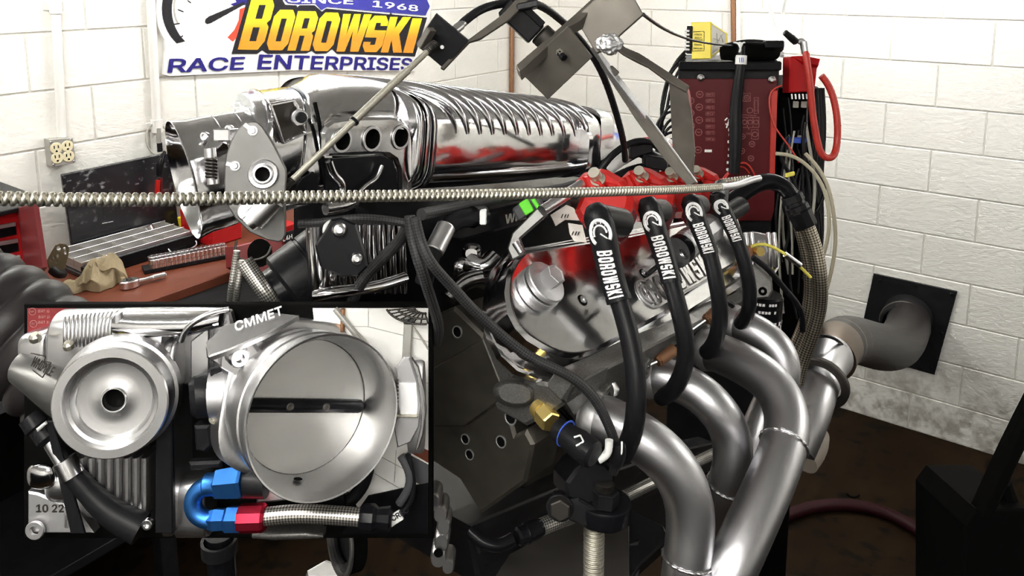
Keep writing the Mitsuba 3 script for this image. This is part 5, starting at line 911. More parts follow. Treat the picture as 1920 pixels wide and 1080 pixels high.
# ================================================================ WORK BENCH AT THE BACK WALL
BZ = 1.06
def hz(px, py, z): return hit(px, py, np.array([0, 0, z]), Z3)
def hy(px, py, y): return hit(px, py, np.array([0, y, 0]), AN)
bench = thing('workbench', 'long workbench with a reddish brown top and dark front at the back wall', 'workbench')
part(bench, 'top', aabox([.2, 1.99, BZ-.03], [2.7, WALL_A-.002, BZ], .003), 'bench_top', 20)
part(bench, 'front_apron', aabox([.2, 2.005, BZ-.16], [2.7, 2.03, BZ-.032], .002), 'grey_plastic', 20)
for x in (.22, 1.04, 1.86, 2.66): part(bench, 'leg', aabox([x, 2.03, .003], [x+.05, 2.08, BZ-.032], .002), 'black_steel', 20)
part(bench, 'shelf', aabox([.22, 2.05, .35], [2.7, WALL_A-.01, .38], .002), 'black_steel', 20); part(bench, 'back_panel', aabox([.22, 2.48, .01], [2.7, WALL_A-.004, BZ-.032], .002), 'black_matt', 20)
tbx = thing('toolbox', 'open black metal toolbox with silver tray compartments on the workbench', 'toolbox')
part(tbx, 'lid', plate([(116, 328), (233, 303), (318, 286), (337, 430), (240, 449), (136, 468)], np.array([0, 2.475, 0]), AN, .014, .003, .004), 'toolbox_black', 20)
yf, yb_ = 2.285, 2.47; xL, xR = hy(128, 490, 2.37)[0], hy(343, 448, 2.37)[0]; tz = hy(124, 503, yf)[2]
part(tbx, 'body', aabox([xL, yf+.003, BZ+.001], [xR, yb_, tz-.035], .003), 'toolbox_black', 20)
part(tbx, 'front', aabox([xL-.004, yf-.010, BZ+.001], [xR+.004, yf+.002, tz-.008], .002), 'black_satin', 20)
part(tbx, 'tray', aabox([xL+.006, yf+.004, tz-.034], [xR-.006, yb_-.004, tz-.026], .001), 'galvanised', 20)
for i in range(4): y = yf+.005+i*(yb_-yf-.014)/3; part(tbx, 'tray_divider', aabox([xL+.006, y, tz-.026], [xR-.006, y+.004, tz+.002], .0006), 'bright_alu', 20)
for i in range(6): x = xL+.006+(xR-xL-.014)*i/5; part(tbx, 'tray_partition', aabox([x, yf+.006, tz-.026], [x+.002, yb_-.006, tz-.004], .0004), 'galvanised', 20)
part(tbx, 'handle', tube([np.array([xL+.26, yf-.011, tz-.03]), np.array([xL+.265, yf-.022, tz-.04]), np.array([xL+.35, yf-.022, tz-.04]), np.array([xL+.355, yf-.011, tz-.03])], .0025, n=30), 'satin_alu', True)
part(tbx, 'lid_scratch', rod(hy(192, 419, 2.459), hy(212, 415, 2.459), .0008, 6), 'white_print')
solo('loose_socket', lathe([(0, 0), (0, .010), (.018, .011), (.019, .013), (.036, .013), (.036, 0)], hy(290, 440, 2.43), unit(hy(280, 426, 2.44)-hy(290, 440, 2.43)), 16), 'chrome', 'single chrome socket lying in the toolbox tray', 'socket')
pl_ = thing('pliers', 'pliers with a dark red handle hanging in front of the toolbox lid', 'pliers')
part(pl_, 'handle', tube([hy(296, 338, 2.42), hy(295, 356, 2.42), hy(296, 372, 2.42)], .008, n=12), 'red_plastic', True); part(pl_, 'handle', tube([hy(301, 334, 2.425), hy(301, 352, 2.425), hy(303, 372, 2.425)], .007, n=12), 'maroon_panel', True); part(pl_, 'jaws', tube([hy(298, 330, 2.42), hy(301, 304, 2.42), hy(309, 284, 2.43)], [.007, .011, .005], n=14), 'black_satin', True)
rcst = thing('tool_chest', 'red tool chest with black drawers at the left edge', 'tool chest')
ry = 2.12
part(rcst, 'front_frame', plate([(-60, 404), (40, 386), (62, 560), (-60, 600)], np.array([0, ry, 0]), AN, .02, .002), 'red_paint', 20)
part(rcst, 'side', plate([(40, 388), (72, 380), (90, 500), (60, 545)], hy(40, 388, ry), np.array([1.0, -.25, 0]), .01, .001), 'muted_red', 20)  # pinkish reflection put into the side panel colour
for i in range(5):
    y = 420+i*31; k = part(rcst, 'drawer', plate([(-60, y+16), (30+i*4.2, y), (32+i*4.4, y+20), (-60, y+40)], np.array([0, ry-.004, 0]), AN, .006, .0015), 'black_satin', 20); part(k, 'label_rail', plate([(-60, y+13), (30+i*4.2, y-3), (30.5+i*4.2, y+4), (-60, y+21)], np.array([0, ry-.012, 0]), AN, .008, .001), 'satin_alu', 20)
part(rcst, 'top', aabox([.2, 2.09, hy(20, 392, ry)[2]-.004], [hy(40, 390, ry)[0]+.06, 2.5, hy(20, 392, ry)[2]+.008], .002), 'black_steel', 20)
part(rcst, 'lock', lathe([(0, .0), (0, .035), (.006, .035), (.010, .030), (.010, .012), (.014, .010), (.014, 0)], hit(54, 446, hy(40, 388, ry), unit([1.0, -.25, 0])), unit([1.0, -.25, 0]), 30), 'chrome', 30)
bp_ = thing('perforated_plate', 'dark bronze plate with round holes leaning beside the toolbox', 'plate')
hl = [arcpx(x, y, r_, r_*1.1, 0, 340, 10) for x, y, r_ in [(111, 466, 4.5), (122, 466, 3), (123, 474, 3), (109, 480, 3.2), (101, 484, 2.4), (96, 488, 2.2), (106, 491, 2.2)]]
part(bp_, 'plate', plate([(88, 490), (105, 460), (113, 456), (124, 458), (130, 464), (129, 476), (119, 516), (98, 516)], hy(108, 510, 2.15), unit(AN+Z3*.15), .006, .0008, 0, hl), 'bronze_plate', 20)
part(bp_, 'foot', tube([hy(98, 505, 2.15), hy(106, 512, 2.14), hy(118, 514, 2.15)], .012, n=10), 'black_steel', True)
# rag
uu, vv = np.meshgrid(np.linspace(0, 1, 170), np.linspace(0, 1, 90), indexing='ij')
ra, rb_ = hz(98, 550, BZ), hz(240, 524, BZ); rx = rb_-ra; rn = np.array([-rx[1], rx[0], 0])/np.linalg.norm(rx)
prof = np.interp(uu, [0, .08, .3, .42, .6, .85, .95, 1], [.004, .018, .026, .055, .085, .080, .05, .006])
w1 = meshkit.fbm(np.stack([uu*3, vv*3, uu*0], -1), 2, 1)*1.6; w2 = meshkit.fbm(np.stack([uu*3, vv*3, uu*0+9], -1), 2, 4)*1.6
f1 = .5+.5*np.sin(2*np.pi*(uu*2.1+vv*1.3+w1)); f2 = .5+.5*np.sin(2*np.pi*(uu*3.1-vv*2.2+w2*1.3))
hgt = prof*np.clip(np.sin(np.pi*vv), 0, 1)**.45*(.50+.32*f1+.22*f2)+.002
V = ra+uu[..., None]*rx+((vv-.5)*np.interp(uu, [0, .2, .6, 1], [.05, .07, .11, .05])*(1+.25*(f2-.5))+.02*(f1-.5))[..., None]*rn+hgt[..., None]*Z3
ii = np.arange(169)[:, None]*90+np.arange(89)[None]; F = np.concatenate([np.stack([ii, ii+90, ii+91], -1).reshape(-1, 3), np.stack([ii, ii+91, ii+1], -1).reshape(-1, 3)])
solo('shop_rag', tm(V.reshape(-1, 3), F), 'rag_cloth', 'crumpled beige shop rag lying on the workbench', 'rag', None, True)
rt = thing('ratchet', 'chrome ratchet wrench lying on the bench beside the rag', 'ratchet')
a_, b_ = hz(243, 531, BZ+.014), hz(312, 515, BZ+.012); d_ = unit(b_-a_)
part(rt, 'head', loft([ell(a_+Z3*h, d_*.026*s_, np.cross(Z3, d_)*.019*s_, 24, 2.4) for h, s_ in [(-.012, .9), (-.009, 1), (.008, 1), (.011, .85)]]), 'chrome', 30)
part(rt, 'lever', disc(a_+Z3*.011, Z3, .008, .004), 'dark_steel'); part(rt, 'handle', sweep(spline([a_+d_*.02, (a_+b_)/2, b_], 40), np.interp(np.linspace(0, 1, 40), [0, .3, .5, .55, .95, 1], [.008, .006, .008, .0095, .0095, .006]), 16), 'chrome', 30)
ORD = 'first second third fourth fifth sixth seventh eighth ninth tenth eleventh twelfth thirteenth fourteenth fifteenth sixteenth seventeenth'.split()
sr = thing('socket_rail', 'black socket rail lying along the bench behind the ratchet', 'rail')
a_, b_ = hz(268, 506, BZ+.008), hz(436, 474, BZ+.008); d_ = unit(b_-a_); L = np.linalg.norm(b_-a_); w_ = np.cross(Z3, d_)
part(sr, 'rail', box((a_+b_)/2, d_*L, w_*.05, Z3*.012, .001), 'black_steel', 20)
for i in range(17):
    for s in (-1, 1):
        r_ = .0135-.0003*i; o = a_+d_*(.03+i*(L-.05)/16.5)+w_*s*.014+Z3*.006
        k = thing('socket', ORD[i]+' chrome socket from the left in the '+('rear' if s > 0 else 'front')+' row of the socket rail', 'socket', 'chrome sockets, '+('rear' if s > 0 else 'front')+' row on the rail')
        put(k, lathe([(0, 0), (0, r_*.85), (.010, r_*.85), (.012, r_), (.026, r_), (.0272, r_*.9), (.0272, r_*.6), (.018, r_*.55), (.018, 0)], o, Z3, 14), 'chrome', 30)
solo('red_case', aabox([xR+.012, 2.22, BZ+.001], [hy(430, 462, 2.3)[0], 2.40, BZ+.10], .004), 'red_paint', 'bright red case standing on the bench under the throttle body', 'case', smooth=20)
solo('orange_booklet', plate([(338, 410), (348, 404), (372, 470), (352, 476)], np.array([0, 2.43, 0]), AN, .02, .001), 'yellow_paint', 'yellow orange booklet leaning at the wall behind the throttle mouth', 'booklet', smooth=20)
dk = thing('display_case', 'black glass fronted case behind the throttle body, standing above the red case', 'case')
part(dk, 'body', aabox([hy(378, 420, 2.40)[0], 2.36, BZ+.11], [hy(560, 400, 2.40)[0], 2.50, BZ+.33], .004), 'black_satin', 20); part(dk, 'trim', rod(hy(378, 452, 2.35), hy(425, 442, 2.35), .004), 'chrome')
part(dk, 'post', rod(hy(406, 390, 2.35), hy(408, 440, 2.35), .004), 'galvanised')
RQ, RN = hy(500, 480, 1.93), unit(AN+Z3*.3)
rl = thing('red_equipment', 'red painted equipment with a black opening behind the lever plate', 'equipment')
part(rl, 'body', plate([(438, 462), (530, 440), (552, 470), (548, 515), (470, 520), (440, 500)], RQ, RN, .05, .004), 'muted_red', 20); part(rl, 'opening', disc(hit(487, 474, RQ, RN), RN, .042, .003), 'black_matt')
part(rl, 'ring', tube([hit(x, y, RQ+RN*.01, RN) for x, y in [(443, 452), (442, 475), (452, 486), (475, 488), (500, 478), (508, 462)]], .004, n=40), 'dark_steel', True)
rbx = thing('red_black_box', 'small red and black carton with white print right of the lever plate', 'carton')
part(rbx, 'carton', plate([(536, 425), (556, 418), (560, 462), (536, 468)], np.array([0, 1.93, 0]), AN, .05, .001), 'red_paint', 20); part(rbx, 'panel', plate([(534, 436), (554, 430), (556, 456), (534, 462)], np.array([0, 1.928, 0]), AN, .002), 'black_print', False)
part(rbx, 'print', lettering('L4H', .014, hy(530, 453, 1.924), AX, Z3, .0006), 'white_print', False)
hose('steel_braided_hose', 'pair of thin steel braided hoses left of the canister, left one', [(444, 470, .67), (440, 500, .67), (434, 540, .67), (430, 580, .68)], .0029, 'fine_braid', group='thin braided hoses at the left'); hose('steel_braided_hose', 'pair of thin steel braided hoses left of the canister, right one', [(452, 488, .67), (450, 510, .67), (445, 545, .67), (441, 580, .68)], .0029, 'fine_braid', group='thin braided hoses at the left')
hose('steel_braided_hose', 'thick steel braided hose slanting down right under the lever plate', [(458, 490, .67), (478, 520, .67), (500, 552, .67), (520, 585, .68)], .0072, 'fine_braid', group='thin braided hoses at the left')
# ================================================================ FLOOR LEVEL AND EDGES
fl_ = thing('floor_hose', 'dark red rubber hose curving over the brown floor', 'hose')
part(fl_, 'hose', tube([hz(x, y, .022) for x, y in [(1300, 1060), (1400, 1000), (1470, 968), (1530, 950), (1600, 948), (1670, 966), (1735, 1005), (1790, 1060), (1830, 1130)]], .021, n=90, seg=20), 'maroon_hose', True)
solo('floor_scrap', tube([hz(x, y, .004) for x, y in [(1588, 925), (1595, 931), (1604, 932), (1611, 928)]], .003, n=14), 'black_matt', 'small curved black scrap lying on the brown floor', 'scrap')
bs = thing('black_stand', 'black steel stand with a slanted leg at the right edge', 'stand')
zs = 1.15
part(bs, 'leg', tube(pts((1945, 740, zs), (1890, 850, zs), (1838, 965, zs)), .0155, n=6, seg=8), 'black_matt', 20)
part(bs, 'brace', tube(pts((1880, 905, zs+.02), (1900, 960, zs+.02)), .012, seg=8), 'black_matt', 20)
part(bs, 'box', plate([(1808, 985), (1830, 955), (1925, 955), (1960, 1200), (1808, 1200)], P(1870, 1000, zs-.01), unit(-VW), .14, .003), 'black_matt', 20)
du = thing('corrugated_duct', 'fat grey corrugated duct at the left edge in front of the tool chest', 'duct')
dp_ = spline(pts((-150, 520, .74), (-60, 568, .74), (30, 618, .74), (120, 690, .74), (200, 790, .75), (240, 900, .76)), 240); L = np.linalg.norm(np.diff(dp_, axis=0), axis=1).sum(); s = np.linspace(0, L, 240)
part(du, 'duct', sweep(dp_, .050+.0055*np.abs(np.sin(s/.0245*np.pi))**.7, 36), 'duct_grey', True)
# ================================================================ THE INSET VIEW, LOWER LEFT: PARTS IN RELIEF ON AN ADDED BOARD AND POST
zi = .640; bnorm = -VW
def IP(x, y, d=0.0): return hit(x, y, CAM+VW*(zi-d), bnorm)         # d metres proud of the board
def ipl(q, d, th, ch=.0008, r=0, holes=()): return plate(q, CAM+VW*(zi-d), bnorm, th, ch, r, holes)
bo = thing('added_inset_board', 'added black edged board at the lower left, a carrier for the inset view', 'board')
part(bo, 'board', ipl([(44, 571), (811, 571), (811, 1010), (44, 1010)], 0, .010, .001), 'black_matt', 20)
part(bo, 'post', rod(P(412, 1000, .66), np.array([*P(412, 1000, .66)[:2], .003]), .012, 16), 'black_satin', 30)
part(bo, 'post_clamp', lathe([(0, .0125), (0, .015), (.012, .015), (.012, .0125)], P(412, 1035, .66), Z3, 20), 'black_steel', 30)
part(bo, 'post_foot', disc(np.array([*P(412, 1000, .66)[:2], .001]), Z3, .10, .012), 'black_steel', 30)
part(bo, 'white_wall', ipl([(586, 578), (803, 578), (803, 1001), (700, 1001), (640, 900), (600, 700)], .001, .001, 0), 'white_paint', False)
for q in [[(586, 610), (690, 612), (690, 613.2), (586, 611)], [(690, 612), (803, 640), (803, 641.4), (690, 613.4)], [(690, 578), (691, 578), (691, 612), (690, 612)], [(770, 712), (803, 718), (803, 719), (770, 713)], [(703, 850), (760, 880), (760, 881.4), (703, 851.4)], [(742, 845), (743.5, 845), (740, 905), (738.5, 905)], [(703, 888), (758, 920), (757, 921.4), (703, 889.4)]]: part(bo, 'joint', ipl(q, .0014, .0006, 0), 'galvanised', False)
part(bo, 'red_panel', ipl([(51, 578), (140, 578), (112, 612), (51, 630)], .001, .001, 0), 'muted_red', False)
for x, y in [(61, 584), (63, 607)]: part(bo, 'round_mark', cat([ring(IP(x, y, .0012), bnorm, size(7, zi), size(6, zi), .0004, .0001, 24), lettering('EGT', size(3, zi), IP(x, y, .0014), VR, VU, .0003, centre=True)]), 'pink_print', False)
for i, (x, y) in enumerate([(82, 583), (83, 594), (82, 604)]): part(bo, 'channel_mark', lettering(f'(EGT {i+1})', size(4.5, zi), IP(x, y, .0012), VR, VU, .0003, centre=True), 'pink_print', False)
part(bo, 'bench_strip', ipl([(772, 832), (803, 845), (803, 868), (768, 848)], .0016, .0016, 0), 'bench_top', False)
part(bo, 'dark_floor', ipl([(690, 930), (803, 905), (803, 1001), (640, 1001)], .0022, .0016, 0), 'black_satin', False)
part(bo, 'dark_floor', ipl([(765, 852), (803, 872), (803, 915), (770, 900)], .002, .0014, 0), 'grey_plastic', False)
fa_ = thing('pedestal_fan', 'grey pedestal fan with a wire guard at the top right of the inset view', 'fan')
o = IP(790, 560, .006)
for i in range(15):
    a = math.radians(188+i*11.0); part(fa_, 'guard_wire', rod(IP(795+18*math.cos(a), 572-14*math.sin(a)*1, .010) if True else o, IP(795+72*math.cos(a), 570-37*math.sin(a), .007), .0006, 5), 'dark_steel') if 578 < 570-37*math.sin(a) and 795+72*math.cos(a) < 803 else None
for rx_, ry_ in [(72, 37), (52, 27), (34, 17)]:
    q = [(x, y) for x, y in arcpx(795, 571, rx_, ry_, 190, 278, 26) if y > 578.5 and x < 803]; part(fa_, 'guard_ring', tube([IP(x, y, .009) for x, y in q], .0009, n=30, seg=6), 'dark_steel', True)
part(fa_, 'post', ipl([(757, 606), (774, 606), (770, 676), (753, 676)], .006, .004, .001), 'galvanised', 20); part(fa_, 'collar', ipl([(755, 600), (775, 600), (774, 609), (757, 609)], .007, .005, .001), 'grey_plastic', 20)
solo('leaning_pole', tube([IP(628, 579, .004), IP(655, 612, .004), IP(683, 645, .004)], .0024, n=10), 'galvanised', 'thin grey pole slanting behind the throttle mouth in the inset view', 'pole', None, 30)
solo('wall_pipe', tube([IP(643, 579, .003), IP(642, 622, .003)], .0018), 'copper', 'short brown pipe on the white wall of the inset view', 'pipe', None, 30)
solo('fan_cord', tube([IP(774, 612, .004), IP(788, 632, .004), IP(803, 655, .004)], .0008, n=10), 'grey_cable', 'thin grey cord slanting right of the fan post in the inset view', 'cord', None, True)
# --- blower case
bc = thing('blower_case', 'bright aluminium blower case with fine ribs at the top of the inset view', 'supercharger')
def isec(x, yt, yb, d0, d1, m=40, p=3.0):
    a, b = IP(x, yt, d0), IP(x, yb, d0); c = (a+b)/2; return ell(c, -VW*d1, (a-b)/2, m, p)
part(bc, 'case', loft([isec(x, yt, yb, .004, d, p=p) for x, yt, yb, d, p in [(103, 606, 668, .010, 2.4), (110, 592, 690, .018, 2.8), (120, 580, 705, .022, 3), (200, 579, 720, .026, 3), (300, 579, 730, .028, 3), (330, 579, 735, .028, 3)]]), 'bright_alu', 40)
part(bc, 'nose_plate', loft([isec(x, yt, yb, .004, d) for x, yt, yb, d in [(51, 624, 670, .012), (60, 620, 680, .015), (98, 610, 690, .018), (104, 609, 690, .017)]]), 'bright_alu', 40)
for k in range(13):
    x = 122+k*7.2; top = 592-k*.7+2*(k < 2); part(bc, 'rib', tube([IP(x+k*.9, top, .026), IP(x, top+22, .032), IP(x-1, 642-k*.1, .0315), IP(x-1, 650, .029)], [.0008, .0013, .0013, .0006], n=20, seg=8), 'bright_alu', True)
part(bc, 'hump', loft([isec(x, yt, yb, .020, d, p=2.4) for x, yt, yb, d in [(222, 582, 612, .012), (228, 579.5, 622, .016), (280, 579, 628, .018), (360, 579, 626, .018), (420, 579, 610, .012)]]), 'polished_alu', 40)
part(bc, 'hump_step', ipl([(214, 590), (224, 588), (226, 614), (214, 616)], .036, .006, .001), 'satin_alu', 20)
part(bc, 'yellow_label', ipl([(215, 633), (246, 637), (246, 650), (214, 646)], .0345, .003, .0005), 'yellow_paint', 20); part(bc, 'label_print', ipl([(219, 638), (243, 641), (243, 643), (219, 640)], .0350, .0008, 0), 'black_print', False)
part(bc, 'label_wire', tube([IP(247, 643, .036), IP(258, 642, .036), IP(264, 648, .036), IP(260, 656, .035)], .0008, n=20, seg=6), 'black_rubber', True)
for x, y, r_ in [(68, 637, 11), (130, 652, 10)]:
    k = part(bc, 'cap_screw', lathe([(0, 0), (0, size(r_, .6)), (.004, size(r_, .6)), (.006, size(r_*.6, .6)), (.006, 0)], IP(x, y, .034), unit(-VW*.5+VU), 8), 'zinc', 20)
sn_ = thing('blower_snout', 'grey cast snout with raised letters leading to the big pulley in the inset view', 'snout')
a_, b_ = IP(104, 702, .026), IP(200, 752, .045); d_ = unit(b_-a_)
part(sn_, 'snout', loft([isec(x, yt, yb, .004, d, p=2.2) for x, yt, yb, d in [(58, 650, 706, .028), (60, 647, 710, .031), (90, 648, 738, .033), (130, 654, 775, .035), (170, 660, 800, .036)]]), 'plate_alu', 40)
fx = unit(d_-bnorm*(d_@bnorm)); fy = np.cross(bnorm, fx)
part(sn_, 'emblem', cat([rod(IP(x0, y0, .045), IP(x1, y1, .045), .0005, 5) for x0, y0, x1, y1 in [(58, 662, 86, 668), (86, 668, 84, 676), (84, 676, 96, 680), (96, 680, 80, 708), (80, 708, 62, 694)]]+[lettering('WHIPPLE', .0075, IP(57, 684, .0445), unit(VR-VU*.55), unit(VU+VR*.45), .0008, .1, .018)]), 'dark_steel', 30)
pu = thing('blower_pulley', 'large dished aluminium pulley with a dark centre hole in the inset view', 'pulley')
pa_ = unit(-VW*.97+VR*.14+VU*.02); po = IP(206, 757, .062); s_ = pix(po)[2]
def rp(x): return size(x, s_)
part(pu, 'wheel', lathe([(-.026, 0), (-.026, rp(110)), (-.024, rp(114)), (-.016, rp(112)), (-.015, rp(106)), (-.004, rp(105)), (-.001, rp(104.5)), (.0, rp(102)), (.0, rp(86)), (-.0015, rp(84)), (-.004, rp(82)), (-.005, rp(76)), (-.0085, rp(72)), (-.010, rp(68)), (-.011, rp(50)), (-.0105, rp(34)), (-.009, rp(26)), (-.009, rp(22)), (-.011, rp(21)), (-.016, rp(20))], po, pa_, 80), 'pulley_alu', 28)
part(pu, 'hub_hole', lathe([(-.0145, rp(20.5)), (-.0145, 0)], po, pa_), 'black_matt'); part(pu, 'hub_ring', ring(po-pa_*.0095, pa_, rp(23.5), rp(20.5), .0022, .0005), 'chrome', 30)
# --- manifold flange and dark band
mf = thing('manifold_flange', 'upright polished manifold flange between pulley and throttle in the inset view', 'flange')
part(mf, 'flange', loft([isec(x, 625, 985, .004, d, p=5) for x, d in [(326, .026), (329, .030), (338, .030), (342, .027)]]), 'pulley_alu', 30); part(mf, 'flange', loft([isec(x, 620, 970, .004, d, p=5) for x, d in [(345, .030), (348, .034), (354, .034), (357, .030)]]), 'pulley_alu', 30)
part(mf, 'web', ipl([(322, 600), (430, 583), (446, 640), (410, 706), (324, 730)], .014, .01, .002, .003), 'pulley_alu', 20); part(mf, 'inner_face', ipl([(357, 640), (392, 612), (392, 700), (357, 720)], .024, .01, .001), 'bright_alu', 20); part(mf, 'shoulder', tube([IP(340, 640, .036), IP(352, 615, .038), (IP(385, 592, .036)), IP(430, 580, .032)], .0022, n=30), 'chrome', True)
part(mf, 'lower_column', loft([isec(x, 880, 992, .006, d, p=4) for x, d in [(345, .018), (348, .022), (398, .022), (402, .018)]]), 'pulley_alu', 30)
db = thing('drive_belt', 'black ribbed belt strap slanting down the left side of the inset view', 'belt')
part(db, 'strap', ipl([(84, 790), (98, 790), (158, 1001), (132, 1001)], .036, .003, .0006), 'black_rubber', 20); part(db, 'upright_band', ipl([(292, 800), (322, 780), (324, 1001), (290, 1001)], .038, .006, .001), 'black_rubber', 20)
lh = thing('inset_coolant_hose', 'black hose with a polished collar at the lower left of the inset view', 'hose')
part(lh, 'hose', tube([IP(128, 880, .030), IP(160, 915, .030), (IP(205, 958, .030)), IP(265, 992, .030)], [.008, .0085, .0105, .012], n=40, seg=22), 'black_rubber', True); part(lh, 'collar', tube([IP(120, 862, .032), IP(137, 892, .032)], .0088, seg=24), 'chrome', 30); part(lh, 'stem', tube([IP(86, 815, .030), IP(116, 864, .031)], .0055, seg=20), 'bright_alu', 30)
part(lh, 'fitting', lathe([(0, .006), (.004, .0085), (.014, .0075), (.016, .009), (.026, .008), (.026, 0)], IP(94, 828, .031), unit(IP(66, 796, .031)-IP(94, 828, .031)), 16), 'black_plastic', 25); part(lh, 'clip', ipl([(66, 805), (82, 792), (85, 797), (69, 811)], .042, .004, .001), 'white_plastic', 20)
lf = thing('inset_head_plate', 'satin aluminium head with polished bosses at the lower left of the inset view', 'cylinder head')
part(lf, 'plate', ipl([(51, 922), (70, 925), (142, 955), (175, 1001), (51, 1001)], .016, .012, .0015), 'satin_alu', 20); part(lf, 'boss', loft([ell(IP(78, 893, .018+q), VR*size(30, .6)*s2, VU*size(26, .6)*s2, 28, 2.6) for q, s2 in [(0, 1), (.008, .95), (.012, .7)]]), 'polished_alu', 40)
part(lf, 'boss', loft([ell(IP(108, 915, .016+q), VR*size(26, .6)*s2, VU*size(28, .6)*s2, 28, 2.6) for q, s2 in [(0, 1), (.006, .95), (.010, .7)]]), 'bright_alu', 40)
part(lf, 'engraving', lettering('10 22', .006, IP(66, 960, .0162), VR, VU, .0004), 'dark_steel', False)
part(lf, 'dowel', lathe([(0, 0), (0, .0042), (.010, .0042), (.011, .0032), (.011, 0)], IP(132, 985, .024), VU, 18), 'bright_alu', 30); part(lf, 'dowel', lathe([(0, 0), (0, .0032), (.006, .0032), (.006, 0)], IP(132, 972, .026), VU, 18), 'bright_alu', 30)
part(lf, 'lug', ring(IP(68, 992, .018), bnorm, .0075, .0038, .003), 'satin_alu', 30)
ff = thing('inset_fin_block', 'mirror polished vertical fins under the big pulley in the inset view', 'fins')
for k in range(9): x = 152+k*16.5; part(ff, 'fin', loft([ell(IP(x, y, .010), VR*.0034*s2, -VW*.014, 16, 3.2) for y, s2 in [(845, .9), (850, 1), (905+k*3, 1), (918+k*4.5, .7)]]), 'pulley_alu', 35)
part(ff, 'lower_casting', loft([isec(x, yt, yb, .004, d, p=3) for x, yt, yb, d in [(150, 915, 945, .008), (180, 918, 960, .014), (290, 925, 975, .016)]]), 'satin_alu', 40); part(ff, 'hole_screw', bolt(IP(279, 980, .036), bnorm, .0042, .004), 'chrome')
# --- throttle body of the inset
it = thing('inset_throttle_body', 'wide open bright throttle body with its blade and dark shaft in the inset view', 'throttle body')
ia = unit(-VW*.80+VR*.57+VU*.12); io = IP(610, 781, .080); zi2 = pix(io)[2]
def rt_(x): return size(x, zi2)
RR = 149
part(it, 'mouth', lathe([(-.074, rt_(140)), (-.056, rt_(140)), (-.055, rt_(143)), (-.040, rt_(143)), (-.039, rt_(146)), (-.024, rt_(146)), (-.023, rt_(143)), (-.010, rt_(144)), (-.002, rt_(149)), (.0, rt_(150)), (.0008, rt_(149)), (.0004, rt_(146)), (-.004, rt_(142)), (-.012, rt_(136)), (-.030, rt_(128)), (-.055, rt_(125)), (-.074, rt_(125))], io, ia, 96), 'pulley_alu', 25)
tb_x = unit(np.cross(VU+.415*VW, ia)); tb_y = np.cross(ia, tb_x)
bc_ = io-ia*.042
part(it, 'blade', lathe([(0, rt_(126)), (.0015, rt_(126)), (.0015, 0)], bc_, unit(ia+tb_y*.02), 64), 'blade_alu', 30); part(it, 'blade_gap', ring(bc_+ia*.0005, ia, rt_(127.5), rt_(125.5), .0016, .0002, 64), 'dark_steel', 30)
part(it, 'shaft', tube([bc_+ia*.003-tb_x*rt_(124), bc_+ia*.003+tb_x*rt_(112)], .0052, seg=20), 'black_satin', 30); part(it, 'shaft_tip', trimesh.creation.icosphere(2, .0052).apply_translation(bc_+ia*.003+tb_x*rt_(112)), 'black_satin', True)
for s in (-.3, .3): part(it, 'shaft_screw', lathe([(0, .0030), (.0008, .0030), (.0012, .002), (.0006, 0)], bc_+ia*.008+tb_x*rt_(124)*s, ia, 14), 'dark_steel', 30)
part(it, 'drain_hole', disc(io-ia*.026-tb_y*rt_(127)-tb_x*.002, unit(tb_y*1.0), .0032, .0012), 'black_matt')
hb_ = loft([ell(io-ia*h+tb_y*.003, tb_x*rt_(w), tb_y*rt_(w)*1.02, 48, p) for h, w, p in [(.060, 140, 2.6), (.062, 146, 3.4), (.082, 147, 3.6), (.084, 144, 3.6)]]); part(it, 'housing', hb_, 'bright_alu', 30)
part(it, 'clamp_block', ipl([(414, 650), (436, 640), (470, 634), (488, 660), (490, 690), (478, 706), (440, 708), (410, 690)], .056, .02, .002, .003), 'bright_alu', 20)
part(it, 'clamp_screw', lathe([(0, 0), (0, .0078), (.010, .0078), (.012, .0065), (.012, .0035), (.009, .003), (.009, 0)], IP(440, 662, .052), unit(-VW+VR*.8-VU*.1), 28), 'chrome', 30)
part(it, 'top_plate', plate([(386, 640), (420, 610), (500, 583), (560, 590), (500, 625), (430, 655), (392, 668)], IP(450, 620, .052), unit(-VW*.55+VU), .006, .001), 'pulley_alu', 20)
tpn = unit(-VW*.55+VU); tx2 = hit(530, 590, IP(450, 620, .0522), tpn)-hit(440, 622, IP(450, 620, .0522), tpn)
part(it, 'engraving', lettering('CMMET', .0095, hit(440, 622, IP(450, 620, .0524), tpn), tx2, np.cross(tpn, tx2), .0006, .1, np.linalg.norm(tx2)), 'white_print', False)
part(it, 'side_block', ipl([(384, 652), (412, 640), (414, 690), (386, 672)], .050, .02, .002), 'bright_alu', 20)
part(it, 'lower_bracket', plate([(478, 915), (600, 925), (612, 934), (560, 938), (480, 946)], IP(540, 930, .045), bnorm, .02, .002), 'satin_alu', 20)
ts = thing('position_sensor', 'round black throttle position sensor left of the wide throttle in the inset view', 'sensor')
a_, b_ = IP(366, 745, .045), IP(440, 735, .040); d_ = unit(b_-a_)
part(ts, 'body', lathe([(-.004, 0), (-.004, .012), (.0, .0155), (.006, .0165), (.010, .0165), (.012, .020), (.022, .020)], a_, unit(d_-VW*-.25), 36), 'black_plastic', 30); part(ts, 'shaft_housing', lathe([(.012, .0185), (.030, .0185), (.031, .0170), (.046, .0170)], a_, d_, 36), 'satin_alu', 30)
part(ts, 'connector', ipl([(362, 800), (392, 798), (398, 836), (384, 850), (366, 846)], .048, .014, .002), 'black_plastic', 20); part(ts, 'screw', bolt(IP(405, 782, .052), bnorm, .0045, .004), 'zinc'); part(ts, 'plug', ipl([(352, 868), (414, 865), (416, 880), (356, 884)], .040, .01, .002), 'black_plastic', 20)
